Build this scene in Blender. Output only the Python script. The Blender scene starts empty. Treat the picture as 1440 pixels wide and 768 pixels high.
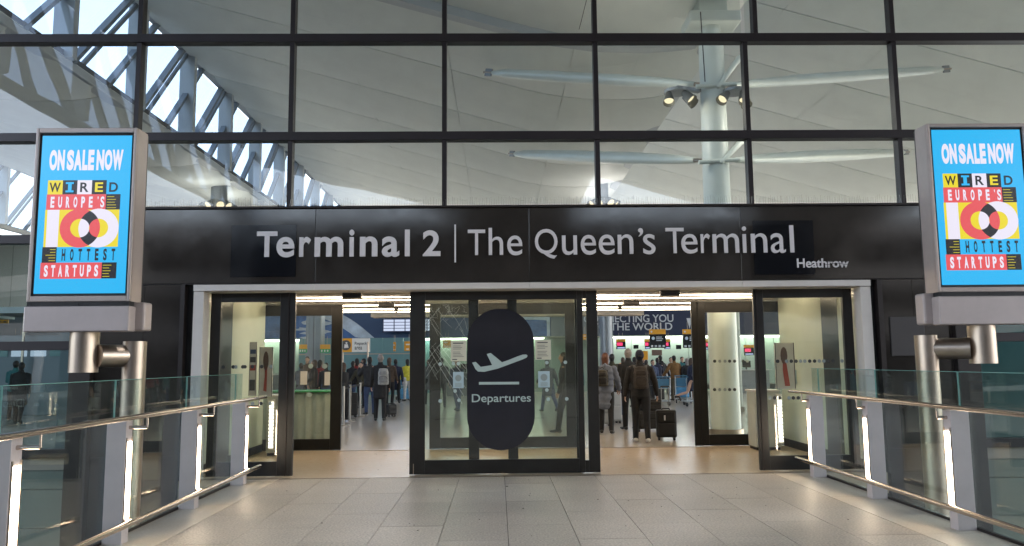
import bpy, bmesh, math, random
from mathutils import Vector, Matrix
PI = math.pi
S = bpy.context.scene
COL = S.collection
random.seed(7)

# ------------------------------------------------------------------ camera
cam = bpy.data.cameras.new('camera')
camo = bpy.data.objects.new('camera', cam); COL.objects.link(camo); S.camera = camo
cam.sensor_width = 36.0; cam.lens = 1100.0 / 1440.0 * 36.0
cam.clip_start = 0.05; cam.clip_end = 2000
camo.matrix_world = (Matrix.Translation((0, 0, 1.6)) @ Matrix.Rotation(-0.0193, 4, 'Z')
                     @ Matrix.Rotation(PI / 2 + math.atan(124 / 1100), 4, 'X') @ Matrix.Rotation(-0.0095, 4, 'Z'))
# ------------------------------------------------------------------ sky and sun
SUN_EL, SUN_ROT = math.radians(48), math.radians(65)
w = bpy.data.worlds.new('World'); S.world = w; w.use_nodes = True
nt = w.node_tree
sky = nt.nodes.new('ShaderNodeTexSky'); sky.sky_type = 'NISHITA'; sky.sun_disc = False
sky.sun_elevation = SUN_EL; sky.sun_rotation = SUN_ROT
sky.air_density = 1.0; sky.dust_density = 3.0; sky.ozone_density = 1.2
hs = nt.nodes.new('ShaderNodeHueSaturation'); hs.inputs['Saturation'].default_value = .55
nt.links.new(sky.outputs[0], hs.inputs['Color']); nt.links.new(hs.outputs[0], nt.nodes['Background'].inputs[0])
nt.nodes['Background'].inputs[1].default_value = 0.15
sun = bpy.data.lights.new('sun', 'SUN'); sun.energy = 1.0; sun.angle = math.radians(14); sun.color = (1, .95, .88)
suno = bpy.data.objects.new('sun', sun); COL.objects.link(suno)
# direction towards the sun for the sky: rotation measured from +Y, clockwise
sd = Vector((math.sin(SUN_ROT) * math.cos(SUN_EL), math.cos(SUN_ROT) * math.cos(SUN_EL), math.sin(SUN_EL)))
suno.rotation_euler = sd.to_track_quat('Z', 'Y').to_euler()
S.view_settings.view_transform = 'Standard'; S.view_settings.look = 'None'
S.view_settings.exposure = 3.0; S.view_settings.gamma = 1.0
try:
    S.view_settings.use_curve_mapping = False
    S.cycles.max_bounces = 10; S.cycles.transparent_max_bounces = 24
    S.cycles.diffuse_bounces = 5; S.cycles.glossy_bounces = 5
    S.cycles.caustics_reflective = False; S.cycles.caustics_refractive = False
    S.cycles.sample_clamp_indirect = 6
except Exception:
    pass

# ------------------------------------------------------------------ materials
MATS = {}
def mat(name, col, rough=.5, metal=0., var=.08, scale=6., bump=0., bscale=60., spec=.5, rvar=0., stretch=None, coat=0.):
    if name in MATS: return MATS[name]
    m = bpy.data.materials.new(name); m.use_nodes = True; n = m.node_tree; b = n.nodes['Principled BSDF']
    b.inputs['Roughness'].default_value = rough; b.inputs['Metallic'].default_value = metal
    b.inputs['Specular IOR Level'].default_value = spec; b.inputs['Coat Weight'].default_value = coat
    tc = n.nodes.new('ShaderNodeTexCoord'); mp = n.nodes.new('ShaderNodeMapping')
    n.links.new(tc.outputs['Object'], mp.inputs[0])
    if stretch: mp.inputs['Scale'].default_value = stretch
    nz = n.nodes.new('ShaderNodeTexNoise'); nz.inputs['Scale'].default_value = scale; nz.inputs['Detail'].default_value = 6
    nz.inputs['Roughness'].default_value = .65
    n.links.new(mp.outputs[0], nz.inputs['Vector'])
    mr = n.nodes.new('ShaderNodeMapRange'); mr.inputs[1].default_value = .3; mr.inputs[2].default_value = .7
    mr.inputs[3].default_value = 1 - var; mr.inputs[4].default_value = 1 + var
    n.links.new(nz.outputs[0], mr.inputs[0])
    vm = n.nodes.new('ShaderNodeVectorMath'); vm.operation = 'SCALE'; vm.inputs[0].default_value = col[:3]
    n.links.new(mr.outputs[0], vm.inputs['Scale']); n.links.new(vm.outputs[0], b.inputs['Base Color'])
    if rvar:
        r2 = n.nodes.new('ShaderNodeMapRange'); r2.inputs[1].default_value = .3; r2.inputs[2].default_value = .7
        r2.inputs[3].default_value = max(0, rough - rvar); r2.inputs[4].default_value = rough + rvar
        n.links.new(nz.outputs[0], r2.inputs[0]); n.links.new(r2.outputs[0], b.inputs['Roughness'])
    if bump:
        nb = n.nodes.new('ShaderNodeTexNoise'); nb.inputs['Scale'].default_value = bscale; nb.inputs['Detail'].default_value = 4
        n.links.new(mp.outputs[0], nb.inputs['Vector'])
        bp = n.nodes.new('ShaderNodeBump'); bp.inputs['Strength'].default_value = bump; bp.inputs['Distance'].default_value = .01
        n.links.new(nb.outputs[0], bp.inputs['Height']); n.links.new(bp.outputs[0], b.inputs['Normal'])
    MATS[name] = m; return m

def emis(name, col, strength):
    if name in MATS: return MATS[name]
    m = bpy.data.materials.new(name); m.use_nodes = True; b = m.node_tree.nodes['Principled BSDF']
    b.inputs['Base Color'].default_value = (.02, .02, .02, 1); b.inputs['Roughness'].default_value = .25
    b.inputs['Emission Color'].default_value = (*col, 1); b.inputs['Emission Strength'].default_value = strength
    MATS[name] = m; return m

def glass(name, tint, base=.05, grime_haze=0.0, gl=(1, 1, 1)):
    if name in MATS: return MATS[name]
    m = bpy.data.materials.new(name); m.use_nodes = True; n = m.node_tree; n.nodes.clear()
    out = n.nodes.new('ShaderNodeOutputMaterial'); mx = n.nodes.new('ShaderNodeMixShader')
    tr = n.nodes.new('ShaderNodeBsdfTransparent'); tr.inputs[0].default_value = (*tint, 1)
    g = n.nodes.new('ShaderNodeBsdfGlossy'); g.inputs['Roughness'].default_value = 0.0; g.inputs[0].default_value = (*gl, 1)
    if name in ('facade_glass', 'dark_glass'):
        oi = n.nodes.new('ShaderNodeObjectInfo'); g2 = n.nodes.new('ShaderNodeNewGeometry'); ad = n.nodes.new('ShaderNodeVectorMath'); ad.operation = 'MULTIPLY_ADD'
        ad.inputs[1].default_value = (1, 1, 1); n.links.new(g2.outputs['Position'], ad.inputs[0]); n.links.new(oi.outputs['Random'], ad.inputs[2])
        zz = n.nodes.new('ShaderNodeTexNoise'); zz.inputs['Scale'].default_value = .55; zz.inputs['Detail'].default_value = 1; n.links.new(ad.outputs[0], zz.inputs['Vector'])
        bb = n.nodes.new('ShaderNodeBump'); bb.inputs['Strength'].default_value = .35; bb.inputs['Distance'].default_value = .03; n.links.new(zz.outputs[0], bb.inputs['Height']); n.links.new(bb.outputs[0], g.inputs['Normal'])
    lw = n.nodes.new('ShaderNodeLayerWeight'); lw.inputs[0].default_value = .5
    p = n.nodes.new('ShaderNodeMath'); p.operation = 'POWER'; p.inputs[1].default_value = 5
    ma = n.nodes.new('ShaderNodeMath'); ma.operation = 'MULTIPLY_ADD'; ma.inputs[1].default_value = 1 - base; ma.inputs[2].default_value = base
    n.links.new(lw.outputs['Facing'], p.inputs[0]); n.links.new(p.outputs[0], ma.inputs[0]); n.links.new(ma.outputs[0], mx.inputs[0])
    n.links.new(tr.outputs[0], mx.inputs[1]); n.links.new(g.outputs[0], mx.inputs[2])
    last = mx
    if grime_haze:  # patchy diffuse veil: grime plus a milky haze painted over the view
        d = n.nodes.new('ShaderNodeBsdfDiffuse'); d.inputs[0].default_value = (.6, .62, .6, 1)
        tc = n.nodes.new('ShaderNodeTexCoord'); nz = n.nodes.new('ShaderNodeTexNoise'); nz.inputs['Scale'].default_value = 3; nz.inputs['Detail'].default_value = 8
        n.links.new(tc.outputs['Object'], nz.inputs['Vector'])
        mr = n.nodes.new('ShaderNodeMapRange'); mr.inputs[1].default_value = .4; mr.inputs[2].default_value = .75; mr.inputs[3].default_value = grime_haze * .3; mr.inputs[4].default_value = grime_haze
        n.links.new(nz.outputs[0], mr.inputs[0])
        m2 = n.nodes.new('ShaderNodeMixShader'); n.links.new(mr.outputs[0], m2.inputs[0]); n.links.new(mx.outputs[0], m2.inputs[1]); n.links.new(d.outputs[0], m2.inputs[2]); last = m2
    n.links.new(last.outputs[0], out.inputs[0])
    MATS[name] = m; return m

M = MATS
mat('dark_frame', (.022, .017, .016), .42, .3, .12, 3, bump=.02)
mat('door_frame', (.016, .015, .014), .38, .2, .2, 5, bump=.03, rvar=.08)
mat('mullion', (.024, .019, .022), .4, .3, .08, 3)
mat('fascia_black', (.030, .026, .023), .09, 0, .25, 1.2, rvar=.05, spec=.55, bump=.12, bscale=.9)
mat('cover_black', (.008, .009, .012), .12, 0, .15, 2, rvar=.04)
mat('jamb_white', (.66, .62, .58), .4, .1, .05, 3, bump=.01)
mat('letter_white', (.72, .69, .7), .4, 0, .03, 3)
mat('steel', (.42, .35, .29), .36, 1., .06, 2.5, rvar=.05)
mat('rail_steel', (.5, .43, .38), .24, 1., .04, 1.5, rvar=.03)
mat('post_paint', (.54, .48, .48), .45, .2, .06, 4)
mat('totem_metal', (.43, .365, .335), .38, .35, .06, 8, rvar=.05)
mat('totem_paint', (.47, .41, .395), .45, .3, .06, 4)
mat('totem_dark', (.05, .045, .045), .5, .2, .1, 4)
mat('rubber', (.012, .012, .013), .6)
mat('ceiling_white', (.77, .81, .785), .55, 0, .05, .5)
mat('ceiling_dark', (.02, .03, .04), .2)
mat('canopy_white', (.66, .65, .62), .55, 0, .05, .5)
mat('fin_white', (.50, .54, .57), .5, 0, .05, 1)
mat('brace_grey', (.17, .20, .23), .5, .2, .05, 1)
mat('column_white', (.70, .76, .73), .35, 0, .04, 1)
mat('arm_teal', (.68, .74, .71), .35, .1, .04, 1)
mat('column_grey', (.22, .24, .26), .35, .4, .08, 2)
mat('vest_wall', (.70, .74, .62), .4, 0, .04, 1, coat=.3)
mat('vest_dark', (.03, .032, .035), .3)
mat('vest_ceiling', (.5, .44, .36), .5, 0, .05, 1)
mat('check_wall', (.30, .36, .33), .45, 0, .08, .6)
mat('teal_wall', (.16, .30, .32), .2, 0, .08, .8)
mat('mural_blue', (.035, .075, .17), .4, 0, .12, .3)
mat('navy_board', (.008, .016, .055), .35, 0, .1, .5)
mat('spandrel_green', (.17, .21, .18), .3, 0, .12, .8)
mat('spandrel_beige', (.33, .29, .24), .45, 0, .08, 1)
mat('concrete', (.26, .25, .24), .8, 0, .12, 1.5, bump=.1)
mat('asphalt', (.05, .05, .052), .9, 0, .15, 2, bump=.2)
mat('black_cloth', (.012, .012, .014), .85, 0, .3, 14, bump=.25, bscale=25)
mat('charcoal_cloth', (.022, .021, .022), .85, 0, .3, 14, bump=.3, bscale=22)
mat('skin', (.45, .27, .19), .5, 0, .06, 8)
mat('white_print', (.72, .7, .66), .6)
mat('sticker_black', (.026, .026, .033), .1, 0, .1, 2)
mat('sticker_mint', (.42, .52, .5), .5, 0, .06, 5)
mat('notice_cream', (.62, .6, .48), .6, 0, .04, 8)
mat('notice_blue', (.42, .55, .6), .6, 0, .04, 8)
mat('ink', (.08, .08, .08), .6)
mat('orange_sign', (.75, .34, .02), .5)
mat('green_sign', (.02, .33, .1), .5)
mat('dot_grey', (.28, .33, .32), .5)
mat('dot_dark', (.04, .045, .045), .5)
mat('backing', (.09, .09, .09), .8)
mat('crack', (.7, .74, .66), .4)
mat('cream_scratch', (.6, .58, .45), .5)
glass('facade_glass', (.84, .89, .86), .08, .06)
glass('dark_glass', (.48, .60, .58), .075)
glass('door_glass', (.86, .91, .85), .05, .07)
glass('rail_glass', (.88, .94, .93), .06, .02)
glass('sky_glass', (.42, .50, .60), .05)

# terrazzo tiles
def stone(name, c1, c2, rough, spk, scale=90, bump=.03, vary=.0):
    m = bpy.data.materials.new(name); m.use_nodes = True; n = m.node_tree; b = n.nodes['Principled BSDF']
    tc = n.nodes.new('ShaderNodeTexCoord')
    gp = n.nodes.new('ShaderNodeNewGeometry')
    def noise(s, d=4):
        z = n.nodes.new('ShaderNodeTexNoise'); z.inputs['Scale'].default_value = s; z.inputs['Detail'].default_value = d
        n.links.new(gp.outputs['Position'], z.inputs['Vector']); return z
    a = noise(scale, 3); c = noise(1.3, 6); f = noise(9, 5)
    mx = n.nodes.new('ShaderNodeMix'); mx.data_type = 'RGBA'; mx.inputs[6].default_value = (*c1, 1); mx.inputs[7].default_value = (*c2, 1)
    mr = n.nodes.new('ShaderNodeMapRange'); mr.inputs[1].default_value = .35; mr.inputs[2].default_value = .65
    n.links.new(a.outputs[0], mr.inputs[0]); n.links.new(mr.outputs[0], mx.inputs[0])
    m2 = n.nodes.new('ShaderNodeMapRange'); m2.inputs[1].default_value = .3; m2.inputs[2].default_value = .7; m2.inputs[3].default_value = 1 - spk; m2.inputs[4].default_value = 1 + spk
    add = n.nodes.new('ShaderNodeMath'); add.operation = 'ADD'; n.links.new(c.outputs[0], add.inputs[0]); n.links.new(f.outputs[0], add.inputs[1])
    hf = n.nodes.new('ShaderNodeMath'); hf.operation = 'MULTIPLY'; hf.inputs[1].default_value = .5; n.links.new(add.outputs[0], hf.inputs[0]); n.links.new(hf.outputs[0], m2.inputs[0])
    sc = n.nodes.new('ShaderNodeVectorMath'); sc.operation = 'SCALE'; n.links.new(mx.outputs[2], sc.inputs[0])
    oi = n.nodes.new('ShaderNodeObjectInfo'); rr = n.nodes.new('ShaderNodeMapRange'); rr.inputs[3].default_value = 1 - vary; rr.inputs[4].default_value = 1 + vary
    n.links.new(oi.outputs['Random'], rr.inputs[0]); mu = n.nodes.new('ShaderNodeMath'); mu.operation = 'MULTIPLY'
    n.links.new(rr.outputs[0], mu.inputs[0]); n.links.new(m2.outputs[0], mu.inputs[1]); n.links.new(mu.outputs[0], sc.inputs['Scale'])
    n.links.new(sc.outputs[0], b.inputs['Base Color'])
    r3 = n.nodes.new('ShaderNodeMapRange'); r3.inputs[1].default_value = .3; r3.inputs[2].default_value = .7; q_ = .02 if name == 'hall_floor' else 1; r3.inputs[3].default_value = rough - .07 * q_; r3.inputs[4].default_value = rough + .1 * q_
    (n.links.new(f.outputs[0], r3.inputs[0]) if name != 'hall_floor' else n.links.new(c.outputs[0], r3.inputs[0])); n.links.new(r3.outputs[0], b.inputs['Roughness'])
    bp = n.nodes.new('ShaderNodeBump'); bp.inputs['Strength'].default_value = bump; bp.inputs['Distance'].default_value = .005
    n.links.new(a.outputs[0], bp.inputs['Height']); n.links.new(bp.outputs[0], b.inputs['Normal'])
    MATS[name] = m; return m
stone('bridge_tile', (.30, .27, .24), (.51, .46, .405), .48, .15, 50, .12, .09)
stone('kerb_stone', (.46, .41, .34), (.54, .48, .41), .45, .08, 50, .05)
stone('vest_floor', (.50, .39, .275), (.56, .445, .32), .34, .08, 30, .02)
stone('hall_floor', (.45, .40, .345), (.53, .475, .41), .2, .03, 40, .0)

# ------------------------------------------------------------------ mesh helpers
def wloc(o):
    v = Vector((0, 0, 0))
    while o is not None: v += o.location; o = o.parent
    return v
def link(name, me, parent=None, m=None, loc=None):
    o = bpy.data.objects.new(name, me); COL.objects.link(o)
    if m is not None and me is not None:
        if len(me.materials) == 0: me.materials.append(M[m] if isinstance(m, str) else m)
    if parent is not None: o.parent = parent
    if loc is not None: o.location = loc
    return o
def thing(name, label, cat, loc=(0, 0, 0), rz=0, group=None):
    o = bpy.data.objects.new(name, None); COL.objects.link(o); o.location = loc; o.rotation_euler = (0, 0, rz)
    o.empty_display_size = .1
    o['label'] = label; o['category'] = cat
    if group: o['group'] = group
    return o
def tag(o, label=None, cat=None, group=None, kind=None):
    if label: o['label'] = label
    if cat: o['category'] = cat
    if group: o['group'] = group
    if kind: o['kind'] = kind
    return o

class MB:
    def __init__(s): s.v = []; s.f = []; s.smooth = []
    def add(s, vs, fs, sm=False):
        o = len(s.v); s.v += [tuple(v) for v in vs]; s.f += [tuple(i + o for i in f) for f in fs]; s.smooth += [sm] * len(fs); return s
    def box(s, x0, x1, y0, y1, z0, z1):
        return s.add([(x0, y0, z0), (x1, y0, z0), (x1, y1, z0), (x0, y1, z0), (x0, y0, z1), (x1, y0, z1), (x1, y1, z1), (x0, y1, z1)],
                     [(3, 2, 1, 0), (4, 5, 6, 7), (0, 1, 5, 4), (1, 2, 6, 5), (2, 3, 7, 6), (3, 0, 4, 7)])
    def obox(s, p0, p1, wa, wb, up=(0, 0, 1)):
        # bar of section wa (across) x wb (along up) from p0 to p1
        p0, p1 = Vector(p0), Vector(p1); d = (p1 - p0).normalized(); a = d.cross(Vector(up))
        if a.length < 1e-4: a = d.cross(Vector((1, 0, 0)))
        a.normalize(); b = a.cross(d).normalized(); a *= wa / 2; b *= wb / 2
        vs = [p + q for p in (p0, p1) for q in (-a - b, a - b, a + b, -a + b)]
        return s.add(vs, [(3, 2, 1, 0), (4, 5, 6, 7), (0, 1, 5, 4), (1, 2, 6, 5), (2, 3, 7, 6), (3, 0, 4, 7)])
    def tube(s, p0, p1, r0, r1=None, n=16, cap=True):
        r1 = r0 if r1 is None else r1
        p0, p1 = Vector(p0), Vector(p1); d = (p1 - p0).normalized()
        a = d.orthogonal().normalized(); b = d.cross(a)
        vs = []
        for p, r in ((p0, r0), (p1, r1)):
            for k in range(n):
                t = 2 * PI * k / n; vs.append(p + a * (r * math.cos(t)) + b * (r * math.sin(t)))
        s.add(vs, [(k, (k + 1) % n, n + (k + 1) % n, n + k) for k in range(n)], True)
        if cap:
            s.add(vs[:n], [tuple(range(n - 1, -1, -1))]); s.add(vs[n:], [tuple(range(n))])
        return s
    def chain(s, pts, n=12, ends=True):
        # pts: (x,y,z, ra, rb) elliptical loft with rounded ends; ra along 'side', rb along the other axis
        ck = .3 if n >= 18 else 1
        P = [Vector(p[:3]) for p in pts]; R = [(p[3], p[4] if len(p) > 4 else p[3]) for p in pts]
        rings = []; side = None
        def ring(c, d, ra, rb):
            nonlocal side
            ref = Vector((1, 0, 0)) if abs(d.x) < .9 else Vector((0, 1, 0))
            a = (ref - d * ref.dot(d)).normalized(); b = d.cross(a).normalized()
            return [c + a * (ra * math.cos(2 * PI * k / n)) + b * (rb * math.sin(2 * PI * k / n)) for k in range(n)]
        m = len(P)
        for i in range(m):
            d = (P[min(i + 1, m - 1)] - P[max(i - 1, 0)]).normalized()
            if i == 0 and ends:
                for t in (1.25, .9, .45):
                    c = P[0] - d * (ck * R[0][1] * math.sin(t)); rings.append(ring(c, d, R[0][0] * math.cos(t), R[0][1] * math.cos(t)))
            rings.append(ring(P[i], d, *R[i]))
            if i == m - 1 and ends:
                for t in (.45, .9, 1.25):
                    c = P[i] + d * (ck * R[i][1] * math.sin(t)); rings.append(ring(c, d, R[i][0] * math.cos(t), R[i][1] * math.cos(t)))
        vs = [v for r in rings for v in r]; fs = []
        for i in range(len(rings) - 1):
            for k in range(n): fs.append((i * n + k, i * n + (k + 1) % n, (i + 1) * n + (k + 1) % n, (i + 1) * n + k))
        fs.append(tuple(range(n - 1, -1, -1))); fs.append(tuple((len(rings) - 1) * n + k for k in range(n)))
        return s.add(vs, fs, True)
    def prism(s, poly, axis, a0, a1):
        # poly in the two other axes; extruded along axis from a0 to a1
        def mk(u, v, t): return {'x': (t, u, v), 'y': (u, t, v), 'z': (u, v, t)}[axis]
        n = len(poly); vs = [mk(u, v, a0) for u, v in poly] + [mk(u, v, a1) for u, v in poly]
        return s.add(vs, [tuple(range(n)), tuple(range(2 * n - 1, n - 1, -1))] + [(k, k + n, (k + 1) % n + n, (k + 1) % n) for k in range(n)])
    def disc(s, cx, cz, y, r, n=16, rx=None, t=.003):
        return s.prism([(cx + (rx or r) * math.cos(2 * PI * k / n), cz + r * math.sin(2 * PI * k / n)) for k in range(n)], 'y', y, y - t)
    def mesh(s, name, off=Vector((0, 0, 0)), fix=True):
        me = bpy.data.meshes.new(name); me.from_pydata([tuple(Vector(v) - off) for v in s.v], [], s.f)
        me.polygons.foreach_set('use_smooth', s.smooth)
        if fix:
            b = bmesh.new(); b.from_mesh(me); bmesh.ops.recalc_face_normals(b, faces=b.faces); b.to_mesh(me); b.free()
        me.update(); return me
    def build(s, name, m, parent=None, local=False, bevel=0, origin=None):
        off = Vector((0, 0, 0))
        if parent is not None and not local: off = wloc(parent)
        loc = None
        if origin is None and not local and s.v:      # origin at the piece's own foot
            xs = [v[0] for v in s.v]; ys = [v[1] for v in s.v]; zs = [v[2] for v in s.v]
            origin = Vector(((min(xs) + max(xs)) / 2, (min(ys) + max(ys)) / 2, min(zs)))
        if origin is not None: loc = Vector(origin) - off; off = Vector(origin)
        me = s.mesh(name, off); o = link(name, me, parent, m, loc)
        if bevel:
            bv = o.modifiers.new('bevel', 'BEVEL'); bv.width = bevel; bv.segments = 2; bv.limit_method = 'ANGLE'; bv.angle_limit = math.radians(50)
        return o

def bx(name, m, parent, x0, x1, y0, y1, z0, z1, bevel=0):
    return MB().box(x0, x1, y0, y1, z0, z1).build(name, m, parent, bevel=bevel)

# ---- lettering with the built-in font, stretched to a target rectangle in the XZ plane
def text_data(body, off, extrude):
    c = bpy.data.curves.new('lettering', 'FONT'); c.body = body; c.offset = off; c.extrude = extrude; c.size = 1; c.resolution_u = 6
    o = bpy.data.objects.new('lettering', c); COL.objects.link(o)
    dg = bpy.context.evaluated_depsgraph_get(); dg.update()
    me = bpy.data.meshes.new_from_object(o.evaluated_get(dg)); bpy.data.objects.remove(o); bpy.data.curves.remove(c)
    return me
def lettering(body, x0, x1, z0, z1, y, m, parent, off=0., depth=.004, name='lettering', split=False, shear=0):
    me = text_data(body, off, .5)
    xs = [v.co.x for v in me.vertices]; ys = [v.co.y for v in me.vertices]
    ax, bxx, ay, by = min(xs), max(xs), min(ys), max(ys)
    sx = (x1 - x0) / (bxx - ax); sz = (z1 - z0) / (by - ay)
    for v in me.vertices:
        X, Yy, Z = v.co; v.co = (x0 + (X - ax) * sx + shear * (Yy - ay) * sz, y - Z * depth, z0 + (Yy - ay) * sz)
    off0 = wloc(parent) if parent else Vector((0, 0, 0))
    if not split:
        for v in me.vertices: v.co -= off0
        me.name = name; me.materials.clear(); return link(name, me, parent, m)
    b = bmesh.new(); b.from_mesh(me); b.verts.ensure_lookup_table()
    seen = {}; isl = []
    for v in b.verts:
        if v.index in seen: continue
        st = [v]; seen[v.index] = 1; g = []
        while st:
            q = st.pop(); g.append(q)
            for e in q.link_edges:
                r = e.other_vert(q)
                if r.index not in seen: seen[r.index] = 1; st.append(r)
        isl.append([min(q.co.x for q in g), max(q.co.x for q in g), set(q.index for q in g)])
    isl.sort(key=lambda t: t[0]); groups = []
    for a, c, g in isl:
        if groups and a < groups[-1][1] - .25 * (c - a): groups[-1][1] = max(groups[-1][1], c); groups[-1][2] |= g
        else: groups.append([a, c, set(g)])
    for a, c, g in groups:
        idx = sorted(g); mp = {i: k for k, i in enumerate(idx)}
        org = Vector((a, y, z0)) - 0 * off0
        vs = [b.verts[i].co - org for i in idx]; fs = [[mp[q.index] for q in f.verts] for f in b.faces if f.verts[0].index in g]
        k = bpy.data.meshes.new(name); k.from_pydata([tuple(v) for v in vs], [], fs); k.update()
        link(name, k, parent, m, org - off0)
    b.free()

# ================================================================== GROUND AND FLOORS
GY = 11.2                       # plane of the curtain wall
LX, RX = -3.56, 4.44            # balustrade glass planes
o = MB().box(-400, 400, -400, 400, -6.4, -6.0).build('ground', 'asphalt'); tag(o, kind='structure')
o = MB().box(LX - .05, RX + .05, -22, GY, -.55, -.03).build('bridge_floor', 'concrete'); tag(o, kind='structure')
bf = o
mat('joint_dark', (.03, .028, .026), .9)
MB().box(LX, RX, 0, GY - .001, -.0299, -.0290).build('joint_bed', 'joint_dark', bf)
ncol = 11
cols = [-3.05 + .627 * k for k in range(12)]
tile_full = None
for c in range(11):
    x0, x1 = cols[c], cols[c + 1]  # column of tiles
    yb = GY - .004 - (0 if c % 2 == 0 else .66)
    ys = [GY - .004]
    if c % 2: ys.append(yb)
    while ys[-1] > 1.0: ys.append(ys[-1] - 1.31)
    for k in range(len(ys) - 1):
        Ln = ys[k] - ys[k + 1] - .005
        key = round(Ln, 3)
        if tile_full is None: tile_full = {}
        if key not in tile_full:
            tile_full[key] = MB().box(0, .6215, -Ln, 0, -.028, 0).mesh('floor_tile'); tile_full[key].materials.append(M['bridge_tile'])
        t = link('floor_tile', tile_full[key], bf, None, Vector((x0 + .0028, ys[k], random.uniform(-.0006, .0006))) - wloc(bf))
# trodden gum and grit specks
random.seed(21); mb = MB()
for k in range(34):
    x = random.uniform(-2.9, 3.7) if k else .11; y = random.uniform(6.6, 11) if k else 10.3; r_ = random.uniform(.004, .011) if k else .018; n_ = 8
    mb.prism([(x + r_ * random.uniform(.7, 1.2) * math.cos(2 * PI * q / n_), y + r_ * random.uniform(.8, 1.6) * math.sin(2 * PI * q / n_)) for q in range(n_)], 'z', .0005, .0025)
o_ = mb.build('grit_speck', 'joint_dark', bf); o_['kind'] = 'stuff'
# edge strips
for x0, x1 in ((LX + .0, cols[0] - .002), (cols[-1] + .002, RX)):
    y = GY - .004
    while y > 0:
        MB().box(x0, x1, y - 1.96, y, -.028, .002).build('edge_slab', 'kerb_stone', bf); y -= 1.965
MB().box(LX, RX, -22, 0, -.03, -.002).build('floor_slab', 'bridge_tile', bf)
o = MB().box(-4.45, 5.5, GY, 14.72, -.3, -.001).build('vestibule_floor', 'vest_floor'); tag(o, kind='structure')
MB().box(-4.3, 5.25, 11.18, 11.24, -.001, .006).build('threshold_strip', 'steel', o)
MB().box(-2.9, 3.74, 14.60, 14.66, -.001, .006).build('threshold_strip', 'steel', o)
o = MB().box(-34, 42, 14.72, 70, -.3, -.002).build('hall_floor', 'hall_floor'); tag(o, kind='structure')
o = MB().box(-34, -4.45, 11.35, 14.72, -.3, -.002).build('side_floor', 'hall_floor'); tag(o, kind='structure')
o = MB().box(5.5, 42, 11.35, 14.72, -.3, -.002).build('side_floor', 'hall_floor'); tag(o, kind='structure')

# ================================================================== CURTAIN WALL
cw = thing('curtain_wall', 'tall dark framed glass curtain wall rising above the black terminal fascia', 'curtain wall', (0, GY, -6))
XS = [1.485 + 2.24 * k for k in range(-6, 8)]          # -11.95 .. 17.2
ZS = [.385, 1.875, 3.39, 4.88, 6.37, 7.86, 9.35]
FX0, FX1 = -5.65, 6.52                                  # fascia block
# transoms
for z in ZS:
    segs = [(XS[0], XS[-1])] if z > 3.6 else [(XS[0], FX0 - .002), (FX1 + .002, XS[-1])]
    for a, b in segs: bx('transom', 'mullion', cw, a, b, GY - .07, GY + .1, z - .06, z + .065, bevel=.004)
for x in XS:
    for k in range(len(ZS) - 1):
        z0, z1 = ZS[k] + .067, ZS[k + 1] - .062
        xx = x
        if k == 4 and abs(x - 3.725) < .02: xx = x + .17
        if FX0 < x < FX1:
            if z1 < 3.9: continue
            z0 = max(z0, 3.835)
        bx('mullion', 'mullion', cw, xx - .034, xx + .034, GY - .05, GY + .09, z0, z1)
for i in range(len(XS) - 1):
    for k in range(len(ZS) - 1):
        z0, z1 = ZS[k], ZS[k + 1]; a, b = XS[i], XS[i + 1]
        if z1 > 3.6 and z0 < 3.8:
            spans = []
            if a < FX0: spans.append((a, min(b, FX0), z0))
            if b > FX1: spans.append((max(a, FX1), b, z0))
            if b > FX0 and a < FX1: spans.append((max(a, FX0), min(b, FX1), 3.83))
        elif z1 < 3.6:
            spans = []
            if a < FX0: spans.append((a, min(b, FX0), z0))
            if b > FX1: spans.append((max(a, FX1), b, z0))
        else: spans = [(a, b, z0)]
        for a2, b2, zz in spans:
            if b2 - a2 < .12: continue
            gm = 'facade_glass' if zz > 3.0 else 'dark_glass'
            MB().add([(a2 + .03, GY + .02, zz + .05), (b2 - .03, GY + .02, zz + .05), (b2 - .03, GY + .02, z1 - .05), (a2 + .03, GY + .02, z1 - .05),
                      ], [(0, 1, 2, 3)]).build('glass_pane', gm, cw)
# spandrels below, left and right of the portal
for a, b in ((XS[0], FX0), (FX1, XS[-1])):
    n = 6
    for z0, z1, m, dy in ((.16, .322, 'spandrel_beige', .0), (-.10, .15, 'spandrel_green', .02), (-.62, -.11, 'spandrel_green', .02), (-2.0, -.63, 'spandrel_green', .02), (-3.9, -2.02, 'spandrel_green', .02), (-6, -3.92, 'concrete', .02)):
        x = a
        while x < b - .1:
            x2 = min(x + 2.24, b); bx('spandrel_panel', m, cw, x + .006, x2 - .006, GY + dy, GY + .12, z0, z1); x = x2
# floor edge and dark pilasters beside the portal
for x0, x1 in ((-5.95, FX0 - .004), (FX1 + .004, 6.85)):
    bx('pilaster', 'dark_frame', cw, x0, x1, GY - .16, GY + .14, -6, 3.32, bevel=.005)

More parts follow.
